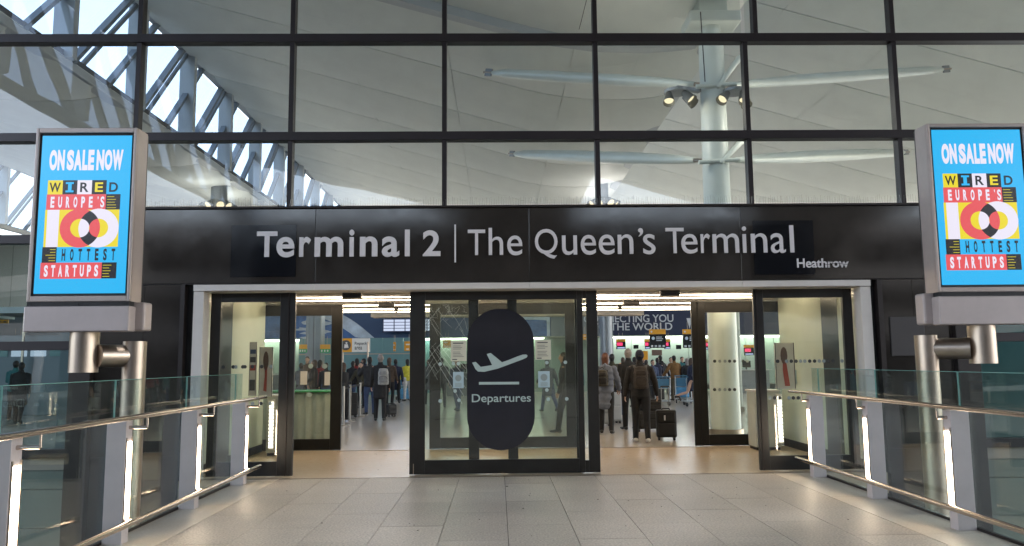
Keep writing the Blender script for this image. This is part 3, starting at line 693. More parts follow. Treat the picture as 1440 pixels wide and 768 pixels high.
# ================================================================== ADVERTISING TOTEMS
emis('scr_blue', (.015, .45, .86), .13); emis('scr_white', (.80, .76, .88), .13); emis('scr_black', (.012, .012, .016), .1)
emis('scr_red', (.75, .085, .095), .13); emis('scr_yellow', (.80, .66, .012), .13)
def totem(side, x0, x1, y, z0, z1, zb, pole_x, pole_y, stub_x, sx0, sx1, sz0, sz1, flip):
    t = thing('advertising_totem', 'grey metal advertising screen on a bent steel pole beyond the %s balustrade' % side, 'digital sign', (pole_x, pole_y, -6))
    dpt = .27
    f = .001
    # case with a recessed front: four frame bars + back box
    bx('case', 'totem_dark' , t, x0 + .01, x1 - .01, y + .03, y + dpt, z0 + .01, z1 - .01)
    bx('case_side', 'totem_metal', t, x0, x0 + .0095, y + .022, y + dpt - .04, z0, z1); bx('case_side', 'totem_metal', t, x1 - .0095, x1, y + .022, y + dpt - .04, z0, z1)
    wl_, wr_, wt_, wb_ = sx0 - x0 - .025, x1 - sx1 - .025, z1 - sz1 - .025, sz0 - z0 - .025
    bx('frame_bar', 'totem_metal', t, x0, x0 + wl_, y - .01, y + .021, z0, z1, bevel=.006); bx('frame_bar', 'totem_metal', t, x1 - wr_, x1, y - .01, y + .021, z0, z1, bevel=.006)
    bx('frame_bar', 'totem_metal', t, x0 + wl_ + f, x1 - wr_ - f, y - .01, y + .021, z1 - wt_, z1, bevel=.006); bx('frame_bar', 'totem_metal', t, x0 + wl_ + f, x1 - wr_ - f, y - .01, y + .021, z0, z0 + wb_, bevel=.006)
    # lower cabinet
    g = .10
    if flip: cxa, cxb = x0 - g * .9, x1 + .02
    else: cxa, cxb = x0 - .02, x1 + g * .9
    bx('lower_cabinet', 'totem_paint', t, x0 - .01, x1 + .01, y - .025, y + .12, zb, z0 - .045, bevel=.012)
    bx('lower_cabinet', 'totem_paint', t, cxa, cxb, y + .122, y + .30, zb + .01, z0 + .0, bevel=.02)
    bx('shadow_gap', 'rubber', t, x0 + .005, x1 - .005, y - .004, y + .1, z0 - .044, z0 - .001)
    for q in (x0 + .04, (x0 + x1) / 2, x1 - .04): MB().tube((q, y - .005, z0 - .022), (q, y - .012, z0 - .022), .008, .008, 8).build('screw', 'rubber', t)
    # screen
    sc = MB().box(sx0 - .024, sx1 + .024, y + .012, y + .02, sz0 - .024, sz1 + .024).build('screen', 'rubber', t)
    W, H = sx1 - sx0, sz1 - sz0
    bx('picture', 'scr_blue', sc, sx0, sx1, y + .008, y + .0115, sz0, sz1)
    X = lambda u: sx0 + W * u
    Z = lambda v: sz1 - H * v
    def R(u0, u1, v0, v1, m, lv=1): 
        yy = y + .008 - .0018 * lv; return (m, X(u0), X(u1), yy - .0005, yy, Z(v1), Z(v0))
    rects = {}
    def add(*a):
        r = R(*a); rects.setdefault(r[0], MB()).box(*r[1:])
    us = (.090, .256, .418, .580, .742, .902)
    for k, m in enumerate(('scr_yellow', 'scr_black', 'scr_white', 'scr_black')): add(us[k], us[k + 1], .287, .377, m)
    add(.085, .742, .377, .475, 'scr_red'); add(.742, .902, .377, .475, 'scr_black')
    add(.078, .898, .475, .71, 'scr_yellow'); add(.104, .236, .475, .71, 'scr_white', 2)
    add(.070, .228, .71, .808, 'scr_black'); add(.060, .733, .808, .908, 'scr_red'); add(.733, .895, .808, .908, 'scr_black')
    # the two rings, cut into fine rows
    c1, c2, cv, ru, ri, ar = .471, .677, .5915, .222, .106, 121.5 / 220
    N = 150
    for i in range(N):
        v = cv - ru * ar + 2 * ru * ar * (i + .5) / N; dv = ru * ar / N; dz = (v - cv) / ar
        def span(c, r):
            q = r * r - dz * dz
            return (c - math.sqrt(q), c + math.sqrt(q)) if q > 0 else None
        ev = set()
        for c, r in ((c1, ru), (c1, ri), (c2, ru), (c2, ri)):
            q = span(c, r)
            if q: ev |= set(q)
        ev = sorted(ev)
        for a_, b_ in zip(ev[:-1], ev[1:]):
            m_ = (a_ + b_) / 2
            d1, d2 = math.hypot(m_ - c1, dz), math.hypot(m_ - c2, dz)
            r1 = ri < d1 < ru; r2 = ri < d2 < ru
            m = 'scr_black' if r1 and r2 else 'scr_red' if r1 else 'scr_white' if r2 else None
            if m: add(a_, b_, v - dv, v + dv, m, 2)
    random.seed(3)
    for (u0, u1, v0, al) in ((.755, .885, .39, 0), (.10, .218, .722, 1), (.745, .84, .822, 0)):
        for k in range(5):
            L_ = (u1 - u0) * random.uniform(.5, 1); v = v0 + k * .0175
            add(u0 if not al else u1 - L_, u0 + L_ if not al else u1, v + .002, v + .005, 'scr_yellow', 2)
    for m, mb in rects.items(): mb.build('print', m, sc)['kind'] = 'stuff'
    def T(body, u0, u1, v0, v1, m, off, lv=3):
        lettering(body, X(u0), X(u1), Z(v1), Z(v0), y + .008 - .0018 * lv, m, sc, off, .0008)
    def spread(body, u0, u1, v0, v1, m, off, fill=.72):
        n = len(body); st = (u1 - u0) / n
        for k, ch in enumerate(body):
            if ch == ' ': continue
            ff = fill * (.35 if ch in "'I" else 1); c = u0 + st * (k + .5)
            T(ch, c - st * ff / 2, c + st * ff / 2, v0 if ch != "'" else v0, v1 if ch != "'" else v0 + (v1 - v0) * .3, m, off)
    # tight heavy headline
    hl = [('O', .094, .165), ('N', .168, .232), ('S', .252, .315), ('A', .315, .388), ('L', .392, .440), ('E', .444, .498), ('N', .520, .588), ('O', .592, .662), ('W', .662, .760)]
    k_ = (.915 - .094) / (.760 - .094)
    for ch, a_, b_ in hl: T(ch, .094 + (a_ - .094) * k_, .094 + (b_ - .094) * k_, .092, .224, 'scr_white', .06)
    for k, (ch, m) in enumerate((('W', 'scr_black'), ('I', 'scr_blue'), ('R', 'scr_black'), ('E', 'scr_yellow'), ('D', 'scr_black'))):
        c = (us[k] + us[k + 1]) / 2; hw_ = (.062, .02, .047, .045, .048)[k]
        T(ch, c - hw_, c + hw_, .302, .363, m, .022)
        if ch == 'I': add(c - .045, c + .045, .300, .312, 'scr_blue', 3); add(c - .045, c + .045, .353, .365, 'scr_blue', 3)
    spread("EUROPE", .112, .62, .392, .462, 'scr_white', .045, .5); T("'", .652, .662, .392, .41, 'scr_white', .02); T('S', .685, .728, .392, .462, 'scr_white', .03)
    spread('HOTTEST', .262, .90, .722, .796, 'scr_black', .04, .42)
    spread('STARTUPS', .085, .715, .823, .896, 'scr_white', .045, .55)
    mb = MB().box(X(us[1] + .036), X(us[2] - .036), y - .0005, y + .0001, Z(.312), Z(.300)).box(X(us[1] + .036), X(us[2] - .036), y - .0005, y + .0001, Z(.365), Z(.353)); mb.build('print', 'scr_blue', sc)['kind'] = 'stuff'
    # pole, arm and stub
    MB().tube((pole_x, pole_y, -6), (pole_x, pole_y, 1.835), .112, .112, 28).build('pole', 'steel', t)
    MB().tube((stub_x, y + .14, 1.53), (stub_x, y + .14, zb - .001), .132, .132, 28).build('stub', 'steel', t)
    sg = 1 if pole_x > stub_x else -1
    MB().tube((stub_x + sg * .12, y + .15, 1.69), (pole_x - sg * .05, pole_y, 1.69), .112, .112, 28).build('arm', 'steel', t)
totem('left', -4.53, -3.545, 7.6, 2.21, 3.93, 1.92, -3.67, 8.02, -4.03, -4.475, -3.60, 2.29, 3.855, False)
totem('right', 4.57, 5.66, 8.0, 2.27, 4.065, 1.93, 4.60, 8.35, 5.08, 4.625, 5.575, 2.345, 4.0, True)

# ================================================================== WAVE ROOF (terminal hall inside, canopy outside)
def prof(u):
    # one wave of the roof across X: u runs 0..17.8 from its high left edge
    z = 13.75 - .2801 * u
    if u > 14.1: z = 9.8
    if u > 16.2: z = 9.8 + .10 * (u - 16.2) ** 2
    k = u - 14.1
    if abs(k) < 1.4: z = 9.8 + .2801 * (1.4 - k) ** 2 / 5.6      # rounded kink
    return z
def roof(parent, X0, Y0, Y1, step, m, name='ceiling_panel', dz=0, xs=(0, 3.5, 7.0, 10.6, 14.1, 17.8)):
    y = Y0
    while y < Y1 - .1:
        y2 = min(y + step, Y1)
        for i in range(len(xs) - 1):
            a, b = xs[i] + (.0 if i == 0 else .007), xs[i + 1] - .007; n = 3 if b < 12 else (6 if b < 15 else 9)
            lo = []; f1 = []; up = []
            for k in range(n + 1):
                u = a + (b - a) * k / n; z = prof(u) + dz
                lo += [(X0 + u, y + .03 + (y2 - y - .06) * t, z - (.07 + .20 * math.exp(-(17.8 - u) / 1.3) + .06 * math.exp(-u)) * math.sin(PI * t)) for t in (0, .12, .35, .65, .88, 1)]
                up += [(X0 + u, y + .03, z + .12), (X0 + u, y2 - .03, z + .12), (X0 + u, y + .03, z), (X0 + u, y2 - .03, z)]
            for k in range(n):
                for c in range(5): f1.append((6 * k + c, 6 * k + 6 + c, 6 * k + 7 + c, 6 * k + c + 1))
            f2 = []
            for k in range(n):
                p, q = 4 * k, 4 * k + 4; f2 += [(p, p + 1, q + 1, q), (p + 2, p, q, q + 2), (p + 1, p + 3, q + 3, q + 1)]
            mb = MB().add(lo, f1, True).add(up, f2)
            e = 4 * n; mb.add([up[0], up[1], up[3], up[2], up[e], up[e + 1], up[e + 3], up[e + 2]], [(0, 1, 2, 3), (7, 6, 5, 4)])
            mb.build(name, m, parent)
        y = y2
    # backing sheet added above the joints to block sky light
    vs = []; fs = []
    for k in range(25):
        u = 17.8 * k / 24; z = prof(u) + dz + .125
        vs += [(X0 + u, Y0, z), (X0 + u, Y1, z), (X0 + u, Y0, z + .15), (X0 + u, Y1, z + .15)]
    for k in range(24):
        p, q = 4 * k, 4 * k + 4
        fs += [(p, p + 1, q + 1, q), (p + 2, q + 2, q + 3, p + 3), (p, q, q + 2, p + 2), (p + 1, p + 3, q + 3, q + 1)]
    fs += [(0, 2, 3, 1), (96, 97, 99, 98)]
    MB().add(vs, fs).build('backing_deck', 'backing', parent)
def clerestory(t, X, Y0, Y1, fins, z0=10.12, z1=13.72, sgn=1):
    bx('sill_beam', 'fin_white', t, X - .35, X + .05, Y0, Y1, z0 - .25, z0, bevel=.03)
    bx('head_beam', 'fin_white', t, X - .3, X + .05, Y0, Y1, z1, z1 + .25, bevel=.03)
    pitch = 4.3
    for f in fins:
        if not (Y0 < f < Y1): continue
        bx('fin', 'fin_white', t, X - .35, X + .22, f - .13, f + .13, z0, z1)
    f = fins[0] - pitch
    for f in fins:
        for a, w1 in ((.35, .24), (.80, .10), (2.35, .22)):
            y0, y1 = f + a, f + a + (z1 - z0) * .95
            if y1 > Y1 or y0 < Y0: continue
            MB().obox((X - .1, y0, z0), (X - .1, y1, z1), .12, w1, up=(1, 0, 0)).build('brace', 'brace_grey', t)
        MB().obox((X - .2, f + .13, (z0 + z1) / 2 + .4), (X - .2, f + 4.17, (z0 + z1) / 2 + .4), .04, .05).build('brace', 'brace_grey', t) if False else None
    MB().add([(X - .33, Y0, z0), (X - .33, Y1, z0), (X - .33, Y1, z1), (X - .33, Y0, z1)], [(0, 1, 2, 3)]).build('glass_pane', 'sky_glass', t)

HX = [-29.8, -12.0, 5.8, 23.6]
hc = thing('hall_ceiling', '', ''); del hc['label'], hc['category']; hc['kind'] = 'structure'
Y0H = 23.4 - 4.25 * 2.8
for k, x in enumerate(HX): roof(hc, x, 11.45, 65.5, 4.155, 'ceiling_white')
# gutter beam that crosses the ceiling near the entrance
for (a, b, z0, z1) in ((19.2, 19.5, -.26, .02), (19.62, 19.8, -.16, .02)):
    pts_ = [(-12 + u, prof(u)) for u in (6, 9, 12, 13.5, 14.6, 16, 17.2)]
    mb = MB()
    for (xa, za), (xb, zb_) in zip(pts_[:-1], pts_[1:]):
        mb.add([(xa, a, za + z0), (xb, a, zb_ + z0), (xb, b, zb_ + z0), (xa, b, za + z0), (xa, a, za + z1), (xb, a, zb_ + z1), (xb, b, zb_ + z1), (xa, b, za + z1)], [(3, 2, 1, 0), (0, 1, 5, 4), (2, 3, 7, 6), (4, 5, 6, 7)])
    mb.build('gutter_beam', 'fin_white', hc)
mb = MB(); mb.box(2.0, 5.6, 17.5, 19.1, 9.99, 10.03); mb.build('dark_recess', 'ceiling_dark', hc)  # dark sheet added in place of a shaded ceiling recess
fins = [21.3 + 4.3 * k for k in range(-2, 11)]
c1 = thing('clerestory', 'long slanting strip of clerestory windows with white fins, upper left behind the glass', 'window', (-12, 11.5, 10)); clerestory(c1, -12, 11.5, 65, fins)
c2 = thing('clerestory', 'clerestory windows above the right wave of the hall roof', 'window', (5.8, 11.5, 10)); clerestory(c2, 5.8, 11.5, 65, fins)
c3 = thing('clerestory', 'far left clerestory windows of the outermost roof wave', 'window', (-29.8, 11.5, 10)); clerestory(c3, -29.8, 11.5, 65, fins)
# outside canopy: the same roof carried out over the forecourt
oc = thing('canopy', 'pale wave roof canopy over the forecourt walkway', 'canopy', (0, 0, 10))
for x in (-13.7, 4.1): roof(oc, x, -24, 10.9, 4.36, 'canopy_white', 'soffit_panel', dz=-.4)
c4 = thing('clerestory', 'clerestory strip of the outside canopy, seen only as a reflection', 'window', (-13.7, -24, 9.9)); clerestory(c4, -13.7, -24, 10.9, [10 - 4.3 * k for k in range(7, -1, -1)], 9.7, 13.3)
c5 = thing('clerestory', 'right clerestory strip of the outside canopy', 'window', (4.1, -24, 9.9)); clerestory(c5, 4.1, -24, 10.9, [10 - 4.3 * k for k in range(7, -1, -1)], 9.7, 13.3)

# ---- columns
def column(x, y, r0, r1, z1, m, lab):
    t = thing('column', lab, 'column', (x, y, 0)); mb = MB()
    zs = [0, z1 * .5, z1]; 
    MB().tube((x, y, .0), (x, y, z1), r0, r1, 36).build('shaft', m, t)
    MB().tube((x, y, .0), (x, y, .12), r0 + .05, r0 + .05, 36).build('base_ring', 'steel', t); return t
mc = column(4.90, 17, .32, .275, 8.75, 'column_white', 'tall pale column with white strut arms rising behind the right glass panes')
MB().tube((4.90, 17, 8.751), (4.90, 17, 9.1), .22, .22, 20).build('neck', 'arm_teal', mc)
bx('capital', 'arm_teal', mc, 4.35, 5.5, 16.6, 17.5, 9.1, 9.35, bevel=.03); bx('capital', 'arm_teal', mc, 4.6, 5.25, 16.8, 17.3, 9.351, 10.0, bevel=.02)
def arm(tip, z, lab=None, r=.14):
    a = Vector((4.90, 17, z)); b = Vector(tip); d = (b - a)
    pts_ = [a + d * t for t in (.06, .12, .3, .6, .88, .95)]; rr = [r * .4, r * .7, r, r * 1.05, r * .9, r * .4]
    MB().chain([(*p, q) for p, q in zip(pts_, rr)], 16, False).build('strut_arm', 'arm_teal', mc)
    MB().tube(a + d * .02, a + d * .06, .05, .05, 12).tube(a + d * .95, b, .035, .035, 10).build('arm_pin', 'steel', mc)
    MB().obox(a + d * .955 - Vector((0, 0, .0)), a + d * .99, .05, .22).build('clevis', 'column_grey', mc)
arm((-.35, 22.6, 10.2), 7.75); arm((14.7, 24.1, 10.85), 7.72)
arm((.5, 30, 9.7), 6.0, r=.17); arm((17.2, 31.5, 10.1), 6.0, r=.17)
for a_, b_ in (((4.95, 16.7, 7.62), (5.5, 16.9, 8.35)), ((4.95, 16.7, 5.9), (5.5, 16.9, 6.45))):
    MB().chain([(*a_, .05), (*b_, .07)], 12).build('stub_strut', 'column_white', mc)
    MB().tube((4.45, 16.72, a_[2]), (5.35, 16.72, a_[2] + .06), .05, .05, 12).build('cross_pin', 'arm_teal', mc)
MB().tube((4.63, 16.63, 7.7), (4.58, 16.6, 9.3), .012, .012, 8).build('cable', 'rubber', mc)
emis('lamp_face', (1, .84, .55), .17); emis('lamp_soft', (1, .93, .75), 8.0)
mat('lamp_shell', (.12, .13, .13), .4, .3)
def spot(parent, p, d, r=.11, L=.26, m='lamp_face'):
    p = Vector(p); d = Vector(d).normalized()
    MB().tube(p, p + d * L, r * .55, r, 18, False).add([p + d * 0 + Vector((0, 0, 0))], []).build('lamp_shade', 'lamp_shell', parent)
    c = MB().tube(p + d * (L * .72), p + d * (L * .75), r * .78, r * .78, 16).build('lamp_glass', m, parent)
def lamp(parent, off, watts, col):
    l = bpy.data.lights.new('lamp_glow', 'POINT'); l.energy = watts; l.color = col; l.shadow_soft_size = .35
    o = bpy.data.objects.new('lamp_glow', l); COL.objects.link(o); o.parent = parent; o.location = off
for x, sx, lab in ((4.03, -1, 'left'), (5.34, 1, 'right')):
    t = thing('spotlight_cluster', 'lit spotlight cluster bracketed off the %s side of the white column' % lab, 'spotlight', (x, 17, 7.2))
    lamp(t, (sx * .9, -.6, -.3), 9, (1, .9, .78))
    MB().tube((x, 16.8, 7.50), (x, 16.8, 7.56), .28, .28, 24).build('plate', 'column_grey', t)
    MB().obox((x, 16.8, 7.62), (4.90 + sx * .3, 17, 7.62), .12, .08).build('bracket', 'column_grey', t)
    for k, (dx, dy) in enumerate(((-.2, -.1), (.12, -.16), (.2, .1))):
        spot(t, (x + dx, 16.8 + dy, 7.46), (sx * -.3 + dx * 2, -.45, -.8), .13, .3)
        MB().tube((x + dx, 16.8 + dy, 7.45), (x + dx, 16.8 + dy, 7.55), .02, .02, 8).build('stem', 'steel', t)
for x, lab in ((5.0, 'centre'), (-12.9, 'left')):
    cc = column(x, 36, .34 if x > 0 else .5, .25 if x > 0 else .36, 9.95, 'column_grey', 'grey tapered roof column carrying a ring of floodlights, %s of the hall' % lab)
    t = thing('floodlight_ring', 'ring of lit floodlights around the %s grey column just above the fascia' % lab, 'spotlight', (x, 36, 8.7))
    for sy in (-1, 1): lamp(t, (0, sy * 1.3, -.2), 12 if x > 0 else 10, (1, .88, .84) if x > 0 else (1, .95, .9))
    MB().tube((x, 36, 9.0), (x, 36, 9.15), .42, .40, 28).build('ring', 'lamp_shell', t)
    for k, a in enumerate((-150, -115, -65, -30, 30, 90, 150)):
        q = math.radians(a); c, s_ = math.cos(q), math.sin(q)
        spot(t, (x + .42 * c, 36 + .42 * s_, 9.0), (c * .9, s_ * .8, -.65), .22, .36)
# flat slab closing the top of the vestibule
vr = MB().box(-5.3, 6.2, 11.3, 17.45, 2.905, 3.05).build('vestibule_roof', 'backing'); tag(vr, 'flat roof slab over the vestibule, hidden by the fascia', 'roof')

# ================================================================== HALL BEHIND: bulkheads, signs, desks
CY = 38.0
def X_(px, d): return pt(px, 507, d).x
def Z_(py, d): return pt(700, py, d).z
emis('cove_light', (.9, 1, .84), 1.4); emis('fids', (.55, .62, .8), .14)
bh = thing('check_in_bulkhead', 'long blue and navy bulkhead above the check-in desks at the back of the hall', 'wall', (0, CY, 2.7))
zt, zb = 3.98, 2.78
for x0, x1, m in ((-26, -13.5, 'column_grey'), (-13.49, 2.6, 'mural_blue'), (2.61, 5.3, 'column_grey'), (5.31, 10.2, 'navy_board'), (10.22, 15, 'navy_board'), (15.02, 26, 'column_grey')):
    bx('bulkhead_panel', m, bh, x0, x1, CY, CY + .3, zb, zt)
bx('soffit', 'jamb_white', bh, -26, 26, CY + .302, CY + 3, zb + .02, zb + .12)
bx('top_edge', 'jamb_white', bh, -26, 26, CY - .02, CY + 3, zt + .003, zt + .06)
# earth mural: arc of the globe
mat('earth_white', (.55, .62, .72), .5, 0, .35, 1.2); mat('earth_blue', (.06, .15, .38), .5, 0, .5, 1.6)
mu = thing('globe_mural', 'large photo mural of the globe rim on the blue bulkhead', 'mural', (-8, CY - .02, zb))
def arc_poly(cx, cz, r, xa, xb, n=26):
    pts_ = [(xa, zb + .005)]
    for k in range(n + 1):
        x = xa + (xb - xa) * k / n; q = r * r - (x - cx) ** 2
        if q > 0: pts_.append((x, min(zt - .01, max(zb + .006, cz + math.sqrt(q)))))
    pts_.append((xb, zb + .005)); return pts_
MB().prism(arc_poly(-10.29, -1.39, 6.0, -13.2, -5.95), 'y', CY - .004, CY - .012).build('globe_rim', 'earth_white', mu)
MB().prism(arc_poly(-10.45, -1.5, 5.62, -13.2, -6.6), 'y', CY - .013, CY - .02).build('globe_surface', 'earth_blue', mu)
random.seed(5)
for k in range(14):
    x = random.uniform(-9.5, -6.7); z = random.uniform(zb + .05, zb + .9)
    if math.hypot(x + 10.45, z + 1.5) > 5.55: continue
    MB().prism([(x + random.uniform(.12, .5) * math.cos(a) * 1.4, z + random.uniform(.05, .14) * math.sin(a)) for a in [i * PI / 5 for i in range(10)]], 'y', CY - .0205, CY - .026).build('cloud_streak', 'earth_white', mu)
m2_ = thing('globe_mural', 'second globe mural glimpsed through the right half of the Departures door', 'mural', (2, CY - .02, zb))
MB().prism(arc_poly(1.6, -9.0, 12.75, .6, 2.55), 'y', CY - .004, CY - .012).build('globe_rim', 'earth_white', m2_); MB().prism(arc_poly(1.3, -9.0, 12.6, .6, 2.4), 'y', CY - .013, CY - .02).build('globe_surface', 'earth_blue', m2_)
# flight screens
fd = thing('flight_information_screens', 'bank of pale flight information screens on the blue bulkhead', 'screen', (-5, 36.9, 3))
for i in range(5):
    for j in range(4):
        x0 = X_(539 + i * 15.5, 37.4); x1 = X_(539 + i * 15.5 + 14, 37.4); z1 = Z_(448.3 + j * 4.2, 37.4); z0 = Z_(448.3 + j * 4.2 + 3.3, 37.4)
        bx('display', 'fids', fd, x0, x1, 37.4, 37.44, z0, z1)
bx('backboard', 'navy_board', fd, X_(537.5, 37.45), X_(617, 37.45), 37.45, 37.55, Z_(466, 37.4), Z_(447, 37.4))
# CONNECTING YOU TO THE WORLD board lettering
mat('board_letter', (.55, .58, .62), .5)
bl = thing('banner_sign', 'navy CONNECTING YOU TO THE WORLD banner over the check-in desks', 'banner', (7, CY - .05, zb))
bx('panel', 'navy_board', bl, X_(862, CY), X_(1010, CY), CY - .05, CY - .005, zb + .01, zt - .01)
lettering('CONNECTING YOU', X_(822, CY), X_(948.5, CY), Z_(455, CY), Z_(444.3, CY), CY - .06, 'board_letter', bl, .012, .012)
lettering('TO THE WORLD', X_(833, CY), X_(946.5, CY), Z_(466.4, CY), Z_(455.9, CY), CY - .06, 'board_letter', bl, .012, .012)
MB().prism([(X_(967, CY), 3.6), (X_(975, CY), 3.6), (X_(971, CY), 3.1)], 'y', CY - .055, CY - .065).build('arrow', 'board_letter', bl)
# back wall
wk = thing('back_wall', 'pale green panelled wall behind the check-in desks', 'wall', (0, CY + 3, 0))
x = -26
while x < 26:
    m = 'teal_wall' if -9.5 < x < -3.6 else ('check_wall')
    bx('wall_panel', m, wk, x + .01, x + 1.49, CY + 3, CY + 3.2, 0, zb); x += 1.5
bx('wall_panel', 'backing', wk, -26, 26, CY + 3.21, CY + 3.4, 0, 4.0)
for x0, x1, lab in ((5.6, 15.5, 'right'), (-4.3, 2.4, 'middle'), (-16, -10, 'left')):
    t = thing('cove_light', 'long lit cove strip under the %s part of the bulkhead' % lab, 'light', (x0, CY + 2.6, 2.7)); bx('diffuser', 'cove_light', t, x0, x1, CY + 2.4, CY + 2.9, 2.735, 2.795)
# low clutter in front of the teal glass
tg = thing('glass_screen', 'tall teal glass office partition at the back left of the hall', 'partition', (-6.5, 37, 0))
for k in range(6): bx('glass_panel', 'teal_wall', tg, -9.3 + k * .98, -9.3 + k * .98 + .96, 37.0, 37.04, .1, 2.74)
bx('rail', 'steel', tg, -9.3, -3.45, 36.97, 36.999, 1.98, 2.02)
# check-in desks
mat('desk_body', (.2, .21, .21), .4); mat('desk_top', (.4, .4, .38), .35); mat('screen_black', (.01, .01, .012), .2)
emis('scr_pink', (.9, .05, .16), .16); emis('scr_pale', (.4, .5, .75), .12)
def desk(x, k):
    t = thing('check_in_desk', 'grey check-in desk %s' % ['at the far left of the row', 'second from the left end of the row', 'left of the grey column', 'right of the grey column', 'under the WORLD lettering', 'behind the right inner door', 'at the far right of the row'][k], 'desk', (x, 37.5, 0), group='check-in desks')
    bx('body', 'desk_body', t, x - .9, x + .9, 37.2, 37.9, 0, 1.05, bevel=.02); bx('desk_top', 'desk_top', t, x - 1, x + 1, 37.1, 38, 1.051, 1.1, bevel=.01)
    bx('monitor', 'screen_black', t, x - .25, x + .15, 37.6, 37.64, 1.2, 1.5); bx('monitor_stand', 'rubber', t, x - .08, x - .02, 37.65, 37.69, 1.1, 1.4)
    bx('belt', 'rubber', t, x + 1.05, x + 1.65, 37.1, 39.5, .2, .4)
for k, x in enumerate((-14, -10.8, -1.5, 6.2, 9.0, 12.0, 15.2)): desk(x, k)
# overhead monitors and yellow flag signs: (px0, px1, ytop, ybottom, Y, kind, label)
signs = [(867, 879.5, 477, 491, 36.5, 'mon', 'small yellow and pink monitor nearest the grey column'), (907, 914, 477, 491, 36.5, 'mon', 'pink monitor just left of the black hanging sign'),
         (934.5, 942.5, 477, 491, 36.5, 'mon', 'pink monitor just right of the black hanging sign'), (914, 936, 463, 489.5, 31, 'flag', 'black hanging sign with yellow top under the WORLD lettering'),
         (961, 983, 463, 489.5, 31, 'flag', 'black hanging sign with yellow top beside the right inner door'), (990, 1008, 477, 492, 36.5, 'mon', 'yellow and black monitor seen through the right inner door'),
         (1047, 1060, 485, 500, 34, 'mon', 'monitor behind the white column'), (568.5, 590, 480, 493.5, 33, 'orange', 'orange sign at the right edge of the left gap'), (553, 556.5, 481, 494, 34, 'orange', 'narrow orange sign seen edge-on'),
         (420.5, 431.5, 484.5, 496, 29, 'green', 'yellow and green sign at the left of the left inner door'), (450, 464, 484.5, 496, 29, 'green', 'yellow and green sign at the right of the left inner door'),
         (623, 634, 478, 489, 33, 'orange', 'orange sign behind the cracked pane'), (820, 828, 470, 478, 30, 'orange', 'orange sign in the narrow slit right of the sticker'),
         (-12, 12, 443, 455, 30, 'yel', 'yellow sign high behind the far left glass'), (15, 33, 473, 478.5, 30, 'yel', 'lower yellow sign behind the far left glass'), (662, 690, 478, 492, 33, 'flag', 'hanging sign hidden behind the Departures sticker')]
for (x0, x1, y0, y1, d, kind, lab) in signs:
    a = pt(x0, y1, d); b = pt(x1, y0, d); W = b.x - a.x; H = b.z - a.z
    t = thing('hanging_sign' if kind != 'mon' else 'monitor', lab, 'sign' if kind != 'mon' else 'monitor', (a.x, d, a.z))
    hm = 'orange_sign'
    if kind in ('mon', 'flag'):
        bx('header', hm, t, a.x, b.x, d, d + .08, a.z + H * .74, b.z); bx('body', 'screen_black', t, a.x, b.x, d + .003, d + .077, a.z, a.z + H * .738)
        if kind == 'mon':
            bx('display', 'scr_pink', t, a.x + W * .05, a.x + W * .68, d - .004, d + .002, a.z + H * .34, a.z + H * .66); bx('display', 'scr_pale', t, a.x + W * .1, a.x + W * .9, d - .004, d + .002, a.z + H * .05, a.z + H * .2)
        else:
            MB().disc(a.x + W * .22, a.z + H * .52, d, W * .1, 12).build('logo', 'earth_white', t); mb = MB()
            for q in range(3): mb.box(a.x + W * .4, a.x + W * (.75 + .07 * (q % 2)), d - .003, d + .001, a.z + H * (.56 - q * .09), a.z + H * (.60 - q * .09))
            for q in range(4): mb.box(a.x + W * (.06 + q * .24), a.x + W * (.2 + q * .24), d - .003, d + .001, a.z + H * .05, a.z + H * .15)
            mb.build('print', 'board_letter', t)['kind'] = 'stuff'
            MB().disc(a.x + W * .12, b.z - H * .13, d, W * .06, 12).build('symbol', 'white_print', t)
    elif kind == 'green':
        bx('header', hm, t, a.x, b.x, d, d + .06, a.z + H * .45, b.z); bx('lower_panel', 'green_sign', t, a.x, b.x, d, d + .06, a.z, a.z + H * .449)
        mb = MB()
        for q in range(3): mb.box(a.x + W * (.1 + q * .3), a.x + W * (.25 + q * .3), d - .004, d - .001, a.z + H * .1, a.z + H * .35)
        mb.build('print', 'white_print', t)['kind'] = 'stuff'
    else:
        bx('panel', hm, t, a.x, b.x, d, d + .06, a.z, b.z); mb = MB()
        for q in range(3): mb.box(a.x + W * (.12 + q * .3), a.x + W * (.3 + q * .3), d - .004, d - .001, a.z + H * .12, a.z + H * .25)
        mb.box(a.x + W * .1, a.x + W * .6, d - .004, d - .001, a.z + H * .6, a.z + H * .75); mb.build('print', 'ink' if kind == 'yel' else 'white_print', t)['kind'] = 'stuff'
    top = b.z
    MB().tube((a.x + W * .3, d + .04, top), (a.x + W * .3, d + .04, top + .3), .006, .006, 8).tube((a.x + W * .7, d + .04, top), (a.x + W * .7, d + .04, top + .3), .006, .006, 8).build('hanger', 'steel', t)
